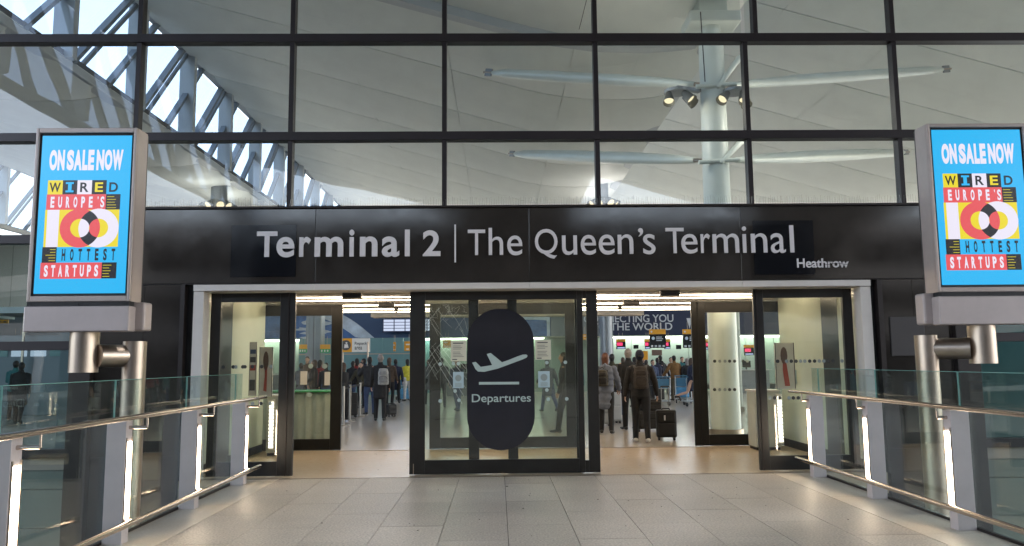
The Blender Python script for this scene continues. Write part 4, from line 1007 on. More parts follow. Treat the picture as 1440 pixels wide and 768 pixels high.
# Repack area sign
d = 25.0
rp = thing('hanging_sign', 'white and orange Repack area sign with a black figure symbol', 'sign', (X_(500, d), d, 2.2))
a = pt(479, 495.3, d); b = pt(495, 475.8, d); bx('symbol_panel', 'orange_sign', rp, a.x, b.x, d, d + .08, a.z, b.z)
MB().disc((X_(486, d)), (a.z + b.z) / 2, d - .001, .16, 24).build('symbol_disc', 'ink', rp)
xc = X_(486, d); zc = (a.z + b.z) / 2
MB().disc(xc + .02, zc + .07, d - .005, .03, 12).prism([(xc - .04, zc + .03), (xc + .06, zc + .03), (xc + .09, zc - .08), (xc - .05, zc - .09)], 'y', d - .005, d - .008).build('figure', 'white_print', rp)
a2 = pt(495.1, 494.6, d); b2 = pt(520, 475.8, d); bx('text_panel', 'white_print', rp, b.x + .003, b2.x, d, d + .08, a.z, b.z)
lettering('Repack', X_(498.5, d), X_(516, d), Z_(484.3, d), Z_(479, d), d - .002, 'ink', rp, .012, .003)
lettering('area', X_(498.5, d), X_(509, d), Z_(490, d), Z_(485.8, d), d - .002, 'ink', rp, .012, .003)
MB().tube((X_(517.5, d), d - .06, 0), (X_(517.5, d), d - .06, 2.25), .025, .025, 10).build('pole', 'steel', rp)
MB().tube((X_(481, d), d + .1, 0), (X_(481, d), d + .1, 2.25), .025, .025, 10).build('pole', 'steel', rp)
# small yellow sign, grey boxes on the wall
for (x0, x1, y0, y1, d, m, lab, nm) in ((902, 911, 493.5, 506, 33, 'orange_sign', 'small yellow notice above the man in the cap', 'notice'), (891, 898, 485, 490.5, 39, 'screen_black', 'small black wall screen above the cap', 'monitor'),
                                        (951, 958, 485, 491, 39, 'screen_black', 'small black wall screen right of the hanging sign', 'monitor'), (917, 931, 492, 500, 37.5, 'poster_brown', 'brown box on the check-in counter', 'box')):
    a = pt(x0, y1, d); b = pt(x1, y0, d); o = bx('wall_' + nm if nm != 'box' else 'cardboard_box', m, None, a.x, b.x, d, d + .06, a.z, b.z, bevel=.01); tag(o, lab, nm)
# grey cladding pillars
for (px0, px1, d, lab) in ((429, 451, 30, 'grey clad pillar seen through the left inner door'), (1036, 1043, 24, 'narrow white pillar right of the white column')):
    a = pt(px0, 507, d); b = pt(px1, 507, d); t = thing('pillar', lab, 'pillar', (a.x, d, 0)); bx('cladding', 'column_grey' if d == 30 else 'unit_white', t, a.x, b.x, d, d + .7, 0, 3.9, bevel=.05); bx('plinth', 'steel', t, a.x - .02, b.x + .02, d - .02, d + .72, 0, .15)
    if d == 30: bx('seam', 'rubber', t, (a.x + b.x) / 2, (a.x + b.x) / 2 + .02, d - .004, d - .001, .15, 3.9)
# draped service desk behind the left inner door
dk = thing('service_desk', 'white draped desk with a green top behind the left inner door', 'desk', (-4.2, 16.4, 0))
n = 60; vs = []; 
for k in range(n + 1):
    x = -5.3 + 1.95 * k / n; o_ = .035 * math.sin(k * 1.1) + .02 * math.sin(k * 2.7)
    vs += [(x, 16.1 + o_, .06), (x, 16.12 + o_ * .4, .98), (x, 16.6, 1.0)]
mat('drape', (.42, .45, .40), .8, 0, .1, 4)
MB().add(vs, [f for k in range(n) for f in ((3 * k, 3 * k + 1, 3 * k + 4, 3 * k + 3), (3 * k + 1, 3 * k + 2, 3 * k + 5, 3 * k + 4))], True).build('drape', 'drape', dk)
bx('desk_top', 'green_sign', dk, -5.35, -3.4, 16.05, 16.9, 1.01, 1.04, bevel=.01); bx('body', 'desk_body', dk, -5.3, -3.45, 16.3, 16.85, 0, .97)
# barrier posts with belts
mat('post_steel', (.30, .29, .27), .3, .8)
def barrier(px, d, lab):
    x = X_(px, d); t = thing('queue_barrier_post', lab, 'barrier post', (x, d, 0), group='queue barrier posts')
    MB().tube((x, d, 0), (x, d, .03), .16, .15, 24).build('base', 'post_steel', t); MB().tube((x, d, .03), (x, d, 1.0), .032, .032, 16).build('pole', 'post_steel', t); MB().tube((x, d, 1.0), (x, d, 1.08), .038, .038, 16).build('cap', 'rubber', t)
    return x, d, t
B = [barrier(493, 22.0, 'steel queue barrier post nearest the left inner door'), barrier(507, 24.0, 'second steel queue barrier post, behind the nearest one'), barrier(560, 33, 'distant queue barrier post right of the white backpack'), barrier(513, 30, 'third queue barrier post in the left queue'), barrier(484, 20.5, 'queue barrier post half hidden by the inner door stile')]
for i, j in ((0, 1), (1, 3), (4, 0)):
    (x0, y0, t), (x1, y1, _) = B[i], B[j]
    MB().obox((x0, y0, .93), (x1, y1, .93), .004, .05).build('belt', 'black_cloth', t)
# other hall structure seen through the far left and right glass
for k, (x, lab) in enumerate(((-20, 'dark office block far left inside the hall'), (-14.5, 'dark kiosk wall left inside the hall'))):
    t = thing('kiosk', lab, 'kiosk', (x, 27, 0)); bx('body', 'brace_grey', t, x - 2.2, x + 2.0, 26, 29, 0, 2.6, bevel=.02); bx('canopy', 'fin_white', t, x - 2.4, x + 2.2, 25.6, 29.2, 3.3, 3.5); 
    for q in range(4): bx('post', 'steel', t, x - 2.3 + q * 1.4, x - 2.24 + q * 1.4, 25.7, 25.76, 0, 3.3)
    for q in range(6): bx('window', 'fids' if q % 3 else 'teal_wall', t, x - 2.0 + q * .62, x - 1.5 + q * .62, 25.97, 25.998, 1.9, 2.3)
# dark internal lining behind the far right glass
wl = bx('side_wall', 'teal_wall', None, 7.6, 26, 13.6, 13.8, 0, 3.2); tag(wl, 'teal panelled wall behind the lower right facade glass', 'wall')
wl = bx('side_wall', 'brace_grey', None, -8.2, -6.8, 14.9, 15.1, 0, 2.6); tag(wl, 'dark screen wall behind the lower left facade glass', 'wall')
# car park behind the camera, seen only as dark reflections
cp = thing('car_park', 'concrete car park storeys facing the terminal, behind the photographer', 'building', (0, -24, -6))
for z in (-6, -3, 0, 3.0, 6.0, 9):
    bx('slab', 'concrete', cp, -45, 45, -40, -24, z - .35, z); bx('parapet', 'concrete', cp, -45, 45, -24, -23.8, z + .001, z + 1.0) if not (z == 0) else None
for k in range(16): bx('pier', 'concrete', cp, -45 + 6 * k - .25, -45 + 6 * k + .25, -24.2, -23.9, -6, 9)
bx('back_wall', 'backing', cp, -45, 45, -34, -33.5, -6, 9)

# ================================================================== PEOPLE
def fuse(name, mb, voxel, smooth=6):
    me = mb.mesh(name); o = bpy.data.objects.new(name, me); COL.objects.link(o)
    r = o.modifiers.new('r', 'REMESH'); r.mode = 'VOXEL'; r.voxel_size = voxel; r.use_smooth_shade = True
    sm = o.modifiers.new('s', 'SMOOTH'); sm.factor = .5; sm.iterations = smooth
    dg = bpy.context.evaluated_depsgraph_get(); dg.update()
    out = bpy.data.meshes.new_from_object(o.evaluated_get(dg)); out.name = name
    bpy.data.objects.remove(o); bpy.data.meshes.remove(me)
    for p in out.polygons: p.use_smooth = True
    out.materials.clear(); out.materials.append(None); return out
def leg_pts(s, a, b):
    hip = Vector((s * .092, 0, .93)); k = hip + .44 * Vector((0, math.sin(a), -math.cos(a))); an = k + .42 * Vector((0, math.sin(a - b), -math.cos(a - b)))
    return hip, k + Vector((s * .012, 0, 0)), an + Vector((s * .02, 0, 0)), a - b
def arm_pts(s, a, out, e, inn=0):
    sh = Vector((s * .185, 0, 1.41)); el = sh + .29 * Vector((s * math.sin(out), math.sin(a), -math.cos(a))).normalized()
    wr = el + .25 * Vector((s * (math.sin(out) * .4 - inn), math.sin(a + e), -math.cos(a + e))).normalized()
    return sh, el, wr
PM = {}
def person_meshes(key, legs, arms, lean=0, kind='jacket', bulk=1.0, voxel=.02, hood=False, hair='short'):
    if key in PM: return PM[key]
    L = [leg_pts(s, *legs[i]) for i, s in enumerate((-1, 1))]; A = [arm_pts(s, *arms[i]) for i, s in enumerate((-1, 1))]
    drop = min(l[2].z for l in L) - .085
    def ln(p):     # lean the upper body about the hips
        v = Vector(p[:3]); 
        if v.z > .93:
            d = v.z - .93; v = Vector((v.x, v.y + math.sin(lean) * d, .93 + math.cos(lean) * d))
        v.z -= drop; return v
    def LN(v): return ln(v)
    def ch(mb, pts, n=12): mb.chain([(*LN(p), *p[3:]) for p in pts], n); return mb
    out = {}
    b = MB()
    ch(b, [(0, 0, .92, .14, .10), (0, 0, 1.08, .12, .085), (0, .0, 1.28, .15, .10), (0, -.005, 1.41, .14, .075), (0, 0, 1.47, .07, .06)], 16)
    ch(b, [(0, 0, 1.44, .055, .055), (0, .012, 1.56, .05, .052)], 12)
    ch(b, [(0, .03, 1.555, .045, .055), (0, .022, 1.60, .062, .078), (0, .012, 1.66, .073, .092)], 16)
    ch(b, [(0, .112, 1.645, .012, .012), (0, .125, 1.618, .014, .012)], 8)
    for s in (-1, 1): ch(b, [(s * .076, .005, 1.635, .008, .014), (s * .078, .003, 1.66, .009, .018)], 8)
    for (hip, k, an, q), s in zip(L, (-1, 1)):
        ch(b, [(*hip, .075, .085), (*((hip + k) / 2), .07, .078), (*k, .05, .055), (*((k + an) / 2 + Vector((0, -.012, 0))), .045, .05), (*an, .033, .036)], 12)
        ch(b, [(*(an + Vector((0, -.03, -.05))), .034, .03), (*(an + Vector((s * .01, .11, -.062))), .038, .022)], 10)
    for (sh, el, wr), s in zip(A, (-1, 1)):
        ch(b, [(*sh, .045), (*el, .036), (*wr, .026)], 10)
        d = (wr - el).normalized(); pc = wr + d * .05; side = Vector((0, 1, 0)) if abs(d.y) < .8 else Vector((0, 0, 1)); side = (side - d * side.dot(d)).normalized(); nrm = d.cross(side) * s
        ch(b, [(*(wr + d * .01), .022, .03), (*pc, .018, .038), (*(wr + d * .085), .014, .036)], 10)
        for f, (o_, ln_) in enumerate(((-.027, .062), (-.009, .072), (.009, .068), (.026, .052))):
            p0 = wr + d * .085 + side * o_; p1 = p0 + d * ln_ * .5 - nrm * .008; p2 = p1 + d * ln_ * .38 - nrm * .022
            ch(b, [(*p0, .009), (*p1, .0085), (*p2, .0075)], 8)
        p0 = wr + d * .035 + side * .034; p1 = p0 + side * .02 + d * .03 - nrm * .01; ch(b, [(*p0, .011), (*p1, .010), (*(p1 + d * .028 - nrm * .012), .008)], 8)
    out['body'] = fuse('body', b, min(voxel, .014), 3)
    # shoes
    for i, ((hip, k, an, q), s) in enumerate(zip(L, (-1, 1))):
        m = MB(); v = an + Vector((0, 0, -drop))
        tip = Vector((s * .02, .17 * math.cos(q * .5), -.045 - max(0, -q) * .10)); 
        m.chain([(*(v + Vector((0, -.045, -.04))), .044, .042), (*(v + Vector((0, .03, -.035))), .046, .045), (*(v + Vector((s * .012, .10, -.05))), .05, .032), (*(v + tip), .042, .024)], 12)
        out['shoe%d' % i] = fuse('shoe', m, voxel * .6, 2)
    # trousers
    t = MB(); ch(t, [(0, 0, .90, .165, .125), (0, 0, 1.02, .155, .115)], 18)
    for (hip, k, an, q), s in zip(L, (-1, 1)):
        ch(t, [(*(hip + Vector((0, 0, .0))), .095, .11), (*((hip * .5 + k * .5)), .090, .10), (*k, .068, .076), (*((k + an) / 2), .062, .068), (*(an + Vector((0, -.0, .0))), .055, .062)], 14)
    out['trousers'] = fuse('trousers', t, voxel, 3)
    # top
    j = MB(); B = bulk
    if kind == 'puffer':
        zz = [.56, .64, .68, .78, .88, .92, 1.02, 1.06, 1.16, 1.20, 1.30, 1.34, 1.42]
        ch(j, [(0, -.01, z, (.185 if i % 2 else .165) * (1 - .25 * max(0, z - 1.3)), (.155 if i % 2 else .135)) for i, z in enumerate(zz)] + [(0, -.01, 1.47, .12, .10)], 22)
    elif kind == 'coat':
        ch(j, [(0, 0, .60, .19 * B, .14 * B), (0, 0, .80, .175 * B, .135 * B), (0, 0, 1.05, .155 * B, .115 * B), (0, 0, 1.28, .178 * B, .13 * B), (0, -.005, 1.42, .155 * B, .10 * B), (0, 0, 1.48, .09, .08)], 20)
    else:
        ch(j, [(0, 0, .86, .172 * B, .13 * B), (0, 0, .95, .17 * B, .128 * B), (0, 0, 1.08, .155 * B, .118 * B), (0, 0, 1.28, .178 * B, .13 * B), (0, -.005, 1.41, .165 * B, .10 * B), (0, 0, 1.47, .09, .08)], 20)
    ch(j, [(0, -.005, 1.47, .075, .072), (0, .0, 1.525, .068, .068)], 14)
    if hood: ch(j, [(-.09, -.07, 1.44, .05, .05), (0, -.10, 1.49, .06, .06), (.09, -.07, 1.44, .05, .05)], 12)
    for (sh, el, wr), s in zip(A, (-1, 1)):
        if kind == 'puffer':
            pts_ = []
            for a_, b_, r_ in ((sh, el, .075), (el, wr, .066)):
                for q in range(5): pts_.append((*(a_ + (b_ - a_) * q / 5), r_ * (.88 if q % 2 else 1.06)))
            ch(j, pts_ + [(*wr, .05)], 12)
        else:
            ch(j, [(*(sh - Vector((s * .03, 0, 0))), .068 * B), (*sh, .068 * B), (*((sh + el) / 2), .062 * B), (*el, .056 * B), (*((el + wr) / 2), .05 * B), (*wr, .042 * B)], 12)
    out['jacket'] = fuse('jacket', j, voxel, 3)
    # hair
    h = MB()
    if hair == 'short': ch(h, [(0, -.012, 1.60, .066, .072), (0, -.016, 1.65, .082, .094), (0, -.008, 1.678, .080, .094)], 16)
    elif hair == 'long': ch(h, [(0, -.045, 1.46, .06, .04), (0, -.04, 1.55, .075, .06), (0, -.018, 1.64, .088, .098), (0, -.008, 1.68, .084, .096)], 16)
    out['hair'] = fuse('hair', h, voxel * .6, 2)
    out['_lean'] = (lean, drop)
    PM[key] = out; return out
def recol(o, m):
    o.material_slots[0].link = 'OBJECT'; o.material_slots[0].material = M[m] if isinstance(m, str) else m
def cloth(name, c, bump=.3): return mat(name, c, .85, 0, .25, 12, bump=bump, bscale=22)
cloth('navy_cloth', (.015, .02, .045)); cloth('olive_cloth', (.05, .045, .028)); cloth('mustard_cloth', (.17, .085, .025)); cloth('khaki_cloth', (.10, .08, .05))
cloth('puffer_blue', (.13, .15, .20), .15); cloth('yellow_cloth', (.55, .50, .05)); cloth('grey_cloth', (.10, .10, .11)); cloth('jeans', (.04, .06, .12)); cloth('red_cloth', (.22, .03, .03)); cloth('white_cloth', (.5, .5, .5)); cloth('brown_cloth', (.07, .045, .03)); cloth('teal_cloth', (.03, .14, .15))
mat('hair_dark', (.012, .009, .008), .5, 0, .3, 20); mat('hair_brown', (.06, .035, .022), .5, 0, .3, 20); mat('hair_grey', (.22, .20, .19), .5, 0, .3, 20); mat('hair_auburn', (.10, .035, .018), .5, 0, .3, 20)
mat('shoe_white', (.6, .58, .55), .5); mat('shoe_dark', (.02, .018, .016), .5); mat('skin_dark', (.12, .06, .04), .5)
def person(px, Y, height, pm, label, top, legs, hair='hair_dark', shoes='shoe_dark', skin='skin', rz=0, cap=None, group='travellers in the departures hall', x=None):
    X = X_(px, Y) if x is None else x
    t = thing('person', label, 'person', (X, Y, 0), rz, group); k = height / 1.77; t.scale = (k, k, k)
    nm = {'body': skin, 'trousers': legs, 'jacket': top, 'hair': hair, 'shoe0': shoes, 'shoe1': shoes}
    for part, m in nm.items():
        if part == 'trousers' and legs is None: continue
        if part == 'hair' and hair is None: continue
        o = bpy.data.objects.new({'shoe0': 'shoe', 'shoe1': 'shoe'}.get(part, part), pm[part]); COL.objects.link(o); o.parent = t; recol(o, m)
    return t
a30 = math.radians
walk = person_meshes('walk', ((a30(14), a30(6)), (a30(-12), a30(14))), ((a30(6), a30(8), a30(14)), (a30(-4), a30(10), a30(12))), a30(3), bulk=1.08)
stand = person_meshes('stand', ((a30(2), a30(3)), (a30(-2), a30(2))), ((a30(4), a30(7), a30(12)), (a30(2), a30(7), a30(15))), a30(2), bulk=1.05)
hold = person_meshes('hold', ((a30(4), a30(6)), (a30(-3), a30(2))), ((a30(12), a30(14), a30(85), .4), (a30(16), a30(12), a30(80), .4)), a30(3), bulk=1.12)
push = person_meshes('push', ((a30(16), a30(10)), (a30(-12), a30(10))), ((a30(35), a30(10), a30(35)), (a30(35), a30(10), a30(35))), a30(10), bulk=1.0)
wide = person_meshes('wide', ((a30(6), a30(4)), (a30(-6), a30(6))), ((a30(10), a30(38), a30(35)), (a30(10), a30(38), a30(35))), a30(6), bulk=1.22, voxel=.018)
coat = person_meshes('coat', ((a30(6), a30(4)), (a30(-5), a30(8))), ((a30(6), a30(9), a30(20)), (a30(0), a30(8), a30(15))), a30(2), 'coat')
longh = person_meshes('long', ((a30(3), a30(3)), (a30(-3), a30(4))), ((a30(8), a30(8), a30(30)), (a30(2), a30(7), a30(15))), a30(1), hair='long')
puff = person_meshes('puffer', ((a30(9), a30(4)), (a30(-8), a30(10))), ((a30(5), a30(9), a30(20)), (a30(14), a30(16), a30(28))), a30(2), 'puffer', voxel=.014, hood=True, hair='long')
capm = person_meshes('capman', ((a30(4), a30(2)), (a30(-5), a30(5))), ((a30(3), a30(16), a30(14)), (a30(8), a30(22), a30(6))), a30(1), voxel=.013, bulk=1.12)
phone = person_meshes('phone', ((a30(8), a30(16)), (a30(-2), a30(0))), ((a30(38), a30(22), a30(105), .3), (a30(-6), a30(16), a30(30))), a30(7), bulk=1.2, hood=True)
stroll = person_meshes('stroll', ((a30(24), a30(8)), (a30(-20), a30(22))), ((a30(26), a30(9), a30(30)), (a30(-22), a30(12), a30(10))), a30(8), 'coat', bulk=1.12, hood=True)
slouch = person_meshes('slouch', ((a30(0), a30(0)), (a30(10), a30(22))), ((a30(-8), a30(32), a30(60), .5), (a30(10), a30(8), a30(20))), a30(-2), bulk=1.15, hair='long')
run = person_meshes('run', ((a30(20), a30(10)), (a30(-25), a30(50))), ((a30(30), a30(10), a30(60)), (a30(-20), a30(12), a30(50))), a30(5), 'coat', hair='long')

# ---- foreground man in the cap
cm = person(899.5, 15.55, 1.79, capm, 'man in dark cap, charcoal jacket and white trainers with grey backpack', 'charcoal_cloth', 'black_cloth', 'hair_dark', 'shoe_white', rz=a30(-6))
capb = MB(); capb.chain([(0, -.012, 1.668, .087, .098), (0, -.012, 1.69, .086, .100)], 16)
cme = fuse('cap', capb, .010, 2); o = link('cap', cme, cm); recol(o, 'navy_cloth')
pk = MB().chain([(-.05, .10, 1.685, .02, .008), (0, .155, 1.68, .02, .008), (.05, .10, 1.685, .02, .008)], 10)
pm_ = MB().add([(-.07, .08, 1.69), (.07, .08, 1.69), (.05, .165, 1.672), (-.05, .165, 1.672), (-.07, .08, 1.70), (.07, .08, 1.70), (.05, .165, 1.68), (-.05, .165, 1.68)], [(3, 2, 1, 0), (4, 5, 6, 7), (0, 1, 5, 4), (1, 2, 6, 5), (2, 3, 7, 6), (3, 0, 4, 7)])
o = pm_.build('peak', None, cm, local=True, origin=Vector((0, 0, 0))); o.data.materials.append(M['navy_cloth'])
sl = MB().chain([(-.03, -.106, 1.658, .012, .006), (.03, -.106, 1.658, .012, .006)], 8); o = sl.build('cap_strap', None, cm, local=True, origin=Vector((0, 0, 0))); o.data.materials.append(M['khaki_cloth'])
def backpack(px, Y, label, c, c2, k=1.0, rz=0, w=.15, h=.25, zc=1.23, dy=-.20, straps=True):
    t = thing('backpack', label, 'backpack', (X_(px, Y), Y, 0), rz); t.scale = (k, k, k)
    b = MB(); b.chain([(0, dy, zc - h * .86, w, .085), (0, dy, zc - h * .3, w * 1.02, .10), (0, dy, zc + h * .35, w * .98, .095), (0, dy + .01, zc + h * .8, w * .8, .07)], 20)
    me = fuse('main_bag', b, .014, 3); o = link('main_bag', me, t); recol(o, c)
    p = MB(); p.chain([(0, dy - .085, zc - h * .62, w * .78, .035), (0, dy - .092, zc - h * .1, w * .78, .042), (0, dy - .085, zc + h * .02, w * .74, .03)], 18)
    o = link('front_pocket', fuse('front_pocket', p, .011, 2), t); recol(o, c2)
    p = MB(); p.chain([(0, dy - .078, zc + h * .22, w * .72, .028), (0, dy - .072, zc + h * .55, w * .66, .028)], 18)
    o = link('top_pocket', fuse('top_pocket', p, .011, 2), t); recol(o, c2)
    z = MB(); pts_ = [(math.cos(a) * w * .74, dy - .128 + .0, zc - h * .28 + math.sin(a) * h * .32) for a in [PI * q / 12 for q in range(13)]]
    for q in range(12): z.obox(pts_[q], pts_[q + 1], .006, .006)
    o = z.build('zip', None, t, local=True, origin=Vector((0, 0, 0))); o.data.materials.append(M['rubber'])
    hd = MB(); pts_ = [(math.cos(a) * .035, dy + .02, zc + h * 1.02 + math.sin(a) * .035) for a in [PI * q / 8 for q in range(9)]]
    for q in range(8): hd.tube(pts_[q], pts_[q + 1], .008, .008, 8)
    o = hd.build('handle', None, t, local=True, origin=Vector((0, 0, 0))); o.data.materials.append(M['rubber'])
    if straps:
        for s in (-1, 1):
            q = MB().chain([(s * .09, dy + .06, zc + h * .62, .03, .012), (s * .115, -.03, 1.475, .032, .012), (s * .12, .10, 1.42, .032, .012), (s * .13, .145, 1.25, .03, .012)], 10)
            o = q.build('strap', None, t, local=True, origin=Vector((0, 0, 0))); o.data.materials.append(M['rubber'])
            q = MB().obox((s * w * .96, dy - .02, zc - h * .5), (s * w * .96, dy - .02, zc + h * .3), .008, .02, up=(0, 1, 0)); o = q.build('side_strap', None, t, local=True, origin=Vector((0, 0, 0))); o.data.materials.append(M['rubber'])
    return t
cloth('pack_brown', (.055, .045, .040)); cloth('pack_brown_dark', (.040, .033, .030)); cloth('pack_grey', (.28, .29, .29)); cloth('pack_grey_dark', (.20, .21, .22)); cloth('pack_olive', (.05, .045, .035))
backpack(899.5, 15.55, 'brown grey backpack worn by the man in the cap', 'pack_brown', 'pack_brown_dark', 1.79 / 1.77, a30(-6), .145, .235, 1.25)
# ---- suitcases
def suitcase(px, Y, w, h, d, m, label, rz=0, handle=.0, x=None, z=0, wheels=True, ribs=True):
    X = X_(px, Y) if x is None else x
    t = thing('suitcase', label, 'suitcase', (X, Y, z), rz)
    def add(name, mb, mm, bev=0):
        o = mb.build(name, None, t, local=True, origin=Vector((0, 0, 0))); o.data.materials.append(M[mm] if isinstance(mm, str) else mm)
        if bev: bv = o.modifiers.new('bevel', 'BEVEL'); bv.width = bev; bv.segments = 3
        return o
    z0 = .06 if wheels else 0
    add('shell', MB().box(-w / 2, w / 2, -d / 2, d / 2, z0, h), m, min(.035, d * .3))
    add('front_pocket', MB().box(-w * .42, w * .42, -d / 2 - .03, -d / 2 + .005, z0 + .04, z0 + (h - z0) * .52), m, .015)
    add('front_pocket', MB().box(-w * .42, w * .42, -d / 2 - .02, -d / 2 + .005, z0 + (h - z0) * .57, h - .05), m, .01)
    add('zip', MB().box(-w / 2 - .003, w / 2 + .003, -.006, .006, z0 + .03, h - .03), 'rubber')
    if wheels:
        for sx in (-1, 1):
            for sy in (-1, 1):
                add('wheel', MB().tube((sx * (w / 2 - .05) - .018, sy * (d / 2 - .04), .028), (sx * (w / 2 - .05) + .018, sy * (d / 2 - .04), .028), .028, .028, 14), 'rubber')
                add('wheel_fork', MB().box(sx * (w / 2 - .05) - .022, sx * (w / 2 - .05) + .022, sy * (d / 2 - .04) - .015, sy * (d / 2 - .04) + .015, .03, z0 + .01), 'totem_dark')
    add('carry_handle', MB().tube((-.07, 0, h + .025), (.07, 0, h + .025), .011, .011, 10).tube((-.07, 0, h + .025), (-.08, 0, h - .01), .01, .01, 8).tube((.07, 0, h + .025), (.08, 0, h - .01), .01, .01, 8), 'rubber')
    if handle:
        hb = MB()
        for sx in (-1, 1): hb.tube((sx * w * .18, d * .35, h - .02), (sx * w * .18, d * .35 , h + handle), .008, .008, 8)
        add('pull_rod', hb, 'post_steel'); add('pull_grip', MB().tube((-w * .22, d * .35, h + handle), (w * .22, d * .35, h + handle), .014, .014, 10), 'rubber')
    return t
mat('case_black', (.014, .013, .013), .6, 0, .2, 8, bump=.2, bscale=80); mat('case_grey', (.33, .33, .32), .35, .2, .06, 4); mat('case_blue', (.03, .07, .14), .4); mat('bag_blue', (.10, .32, .55), .5, 0, .2, 6, bump=.3, bscale=10)
mat('tag_white', (.6, .6, .6), .6)
s1 = suitcase(934, 15.9, .40, .60, .24, 'case_black', 'upright black suitcase with extended handle beside the man in the cap', a30(-8), .46)
o = MB().box(-.05, -.02, -.165, -.16, .40, .50).build('luggage_tag', None, s1, local=True, origin=Vector((0, 0, 0))); o.data.materials.append(M['tag_white'])
suitcase(909, 17.9, .62, .46, .30, 'case_black', 'large dark case lying behind the man in the cap', a30(10), 0)
suitcase(913, 17.9, .48, .26, .26, 'charcoal_cloth', 'soft dark holdall on top of the large dark case', a30(4), 0, z=.46, wheels=False)
suitcase(850, 19.3, .32, .55, .22, 'case_grey', 'shorter pale grey suitcase at the left of the pair', a30(15), .4)
suitcase(861, 20.2, .36, .78, .26, 'case_grey', 'taller pale grey suitcase at the right of the pair', a30(20), .35)
suitcase(870, 22.5, .36, .72, .24, 'case_blue', 'dark blue suitcase behind the pale grey pair', a30(-10), .3)
# ---- others in the right gap
person(851, 17.4, 1.76, puff, 'woman in a grey blue quilted puffer coat with auburn hair', 'puffer_blue', 'black_cloth', 'hair_auburn', rz=a30(-10))
backpack(847, 17.4, 'dark olive backpack on the quilted puffer coat', 'pack_olive', 'charcoal_cloth', 1.0, a30(-10), .13, .19, 1.22, -.21)
person(861, 22.3, 1.78, wide, 'man in an olive green hooded jacket behind the puffer coat', 'olive_cloth', 'black_cloth', 'hair_dark')
person(884, 18.3, 1.86, stand, 'grey haired man in a black coat just left of the capped man', 'black_cloth', 'black_cloth', 'hair_grey', rz=a30(15))
person(949, 31.0, 1.76, wide, 'man in a mustard sweater and khaki trousers leaning on a trolley', 'mustard_cloth', 'khaki_cloth', 'hair_dark', rz=a30(20))
person(970, 27.0, 1.68, run, 'woman in a navy dress striding at the right inner door edge', 'navy_cloth', None, 'hair_brown', rz=a30(-80))
# ---- left gap
wm = person(535, 21.9, 1.82, coat, 'man in a long black coat with a pale grey backpack', 'black_cloth', 'black_cloth', 'hair_grey', rz=a30(5)); 
backpack(540, 21.9, 'pale grey backpack worn by the man in the long black coat', 'pack_grey', 'pack_grey_dark', 1.0, a30(5), .15, .25, 1.22, -.22)
person(521, 24.5, 1.78, phone, 'person in a dark padded jacket left of the pale backpack', 'charcoal_cloth', 'jeans', 'hair_dark', rz=a30(25))
person(573, 33.0, 1.72, longh, 'person in a bright yellow jacket and white trousers at the centre door frame', 'yellow_cloth', 'white_cloth', 'hair_dark', rz=a30(30))
person(483, 22.6, 1.6, longh, 'person in black beside the inner door stile with a dark case', 'black_cloth', 'black_cloth', 'hair_brown', rz=a30(60))
suitcase(493, 23.5, .42, .72, .3, 'case_black', 'black case beside the nearest queue barrier', a30(20), 0)
suitcase(550, 23.6, .3, .36, .22, 'case_black', 'small black trolley bag right of the long black coat', a30(40), 0)
suitcase(570, 33.6, .5, .5, .3, 'bag_blue', 'bright blue bag on the floor by the yellow jacket', a30(10), 0)
person(556.5, 31, 1.78, stroll, 'person in a navy jacket standing right of the long black coat', 'navy_cloth', 'black_cloth', 'hair_dark', rz=a30(10))
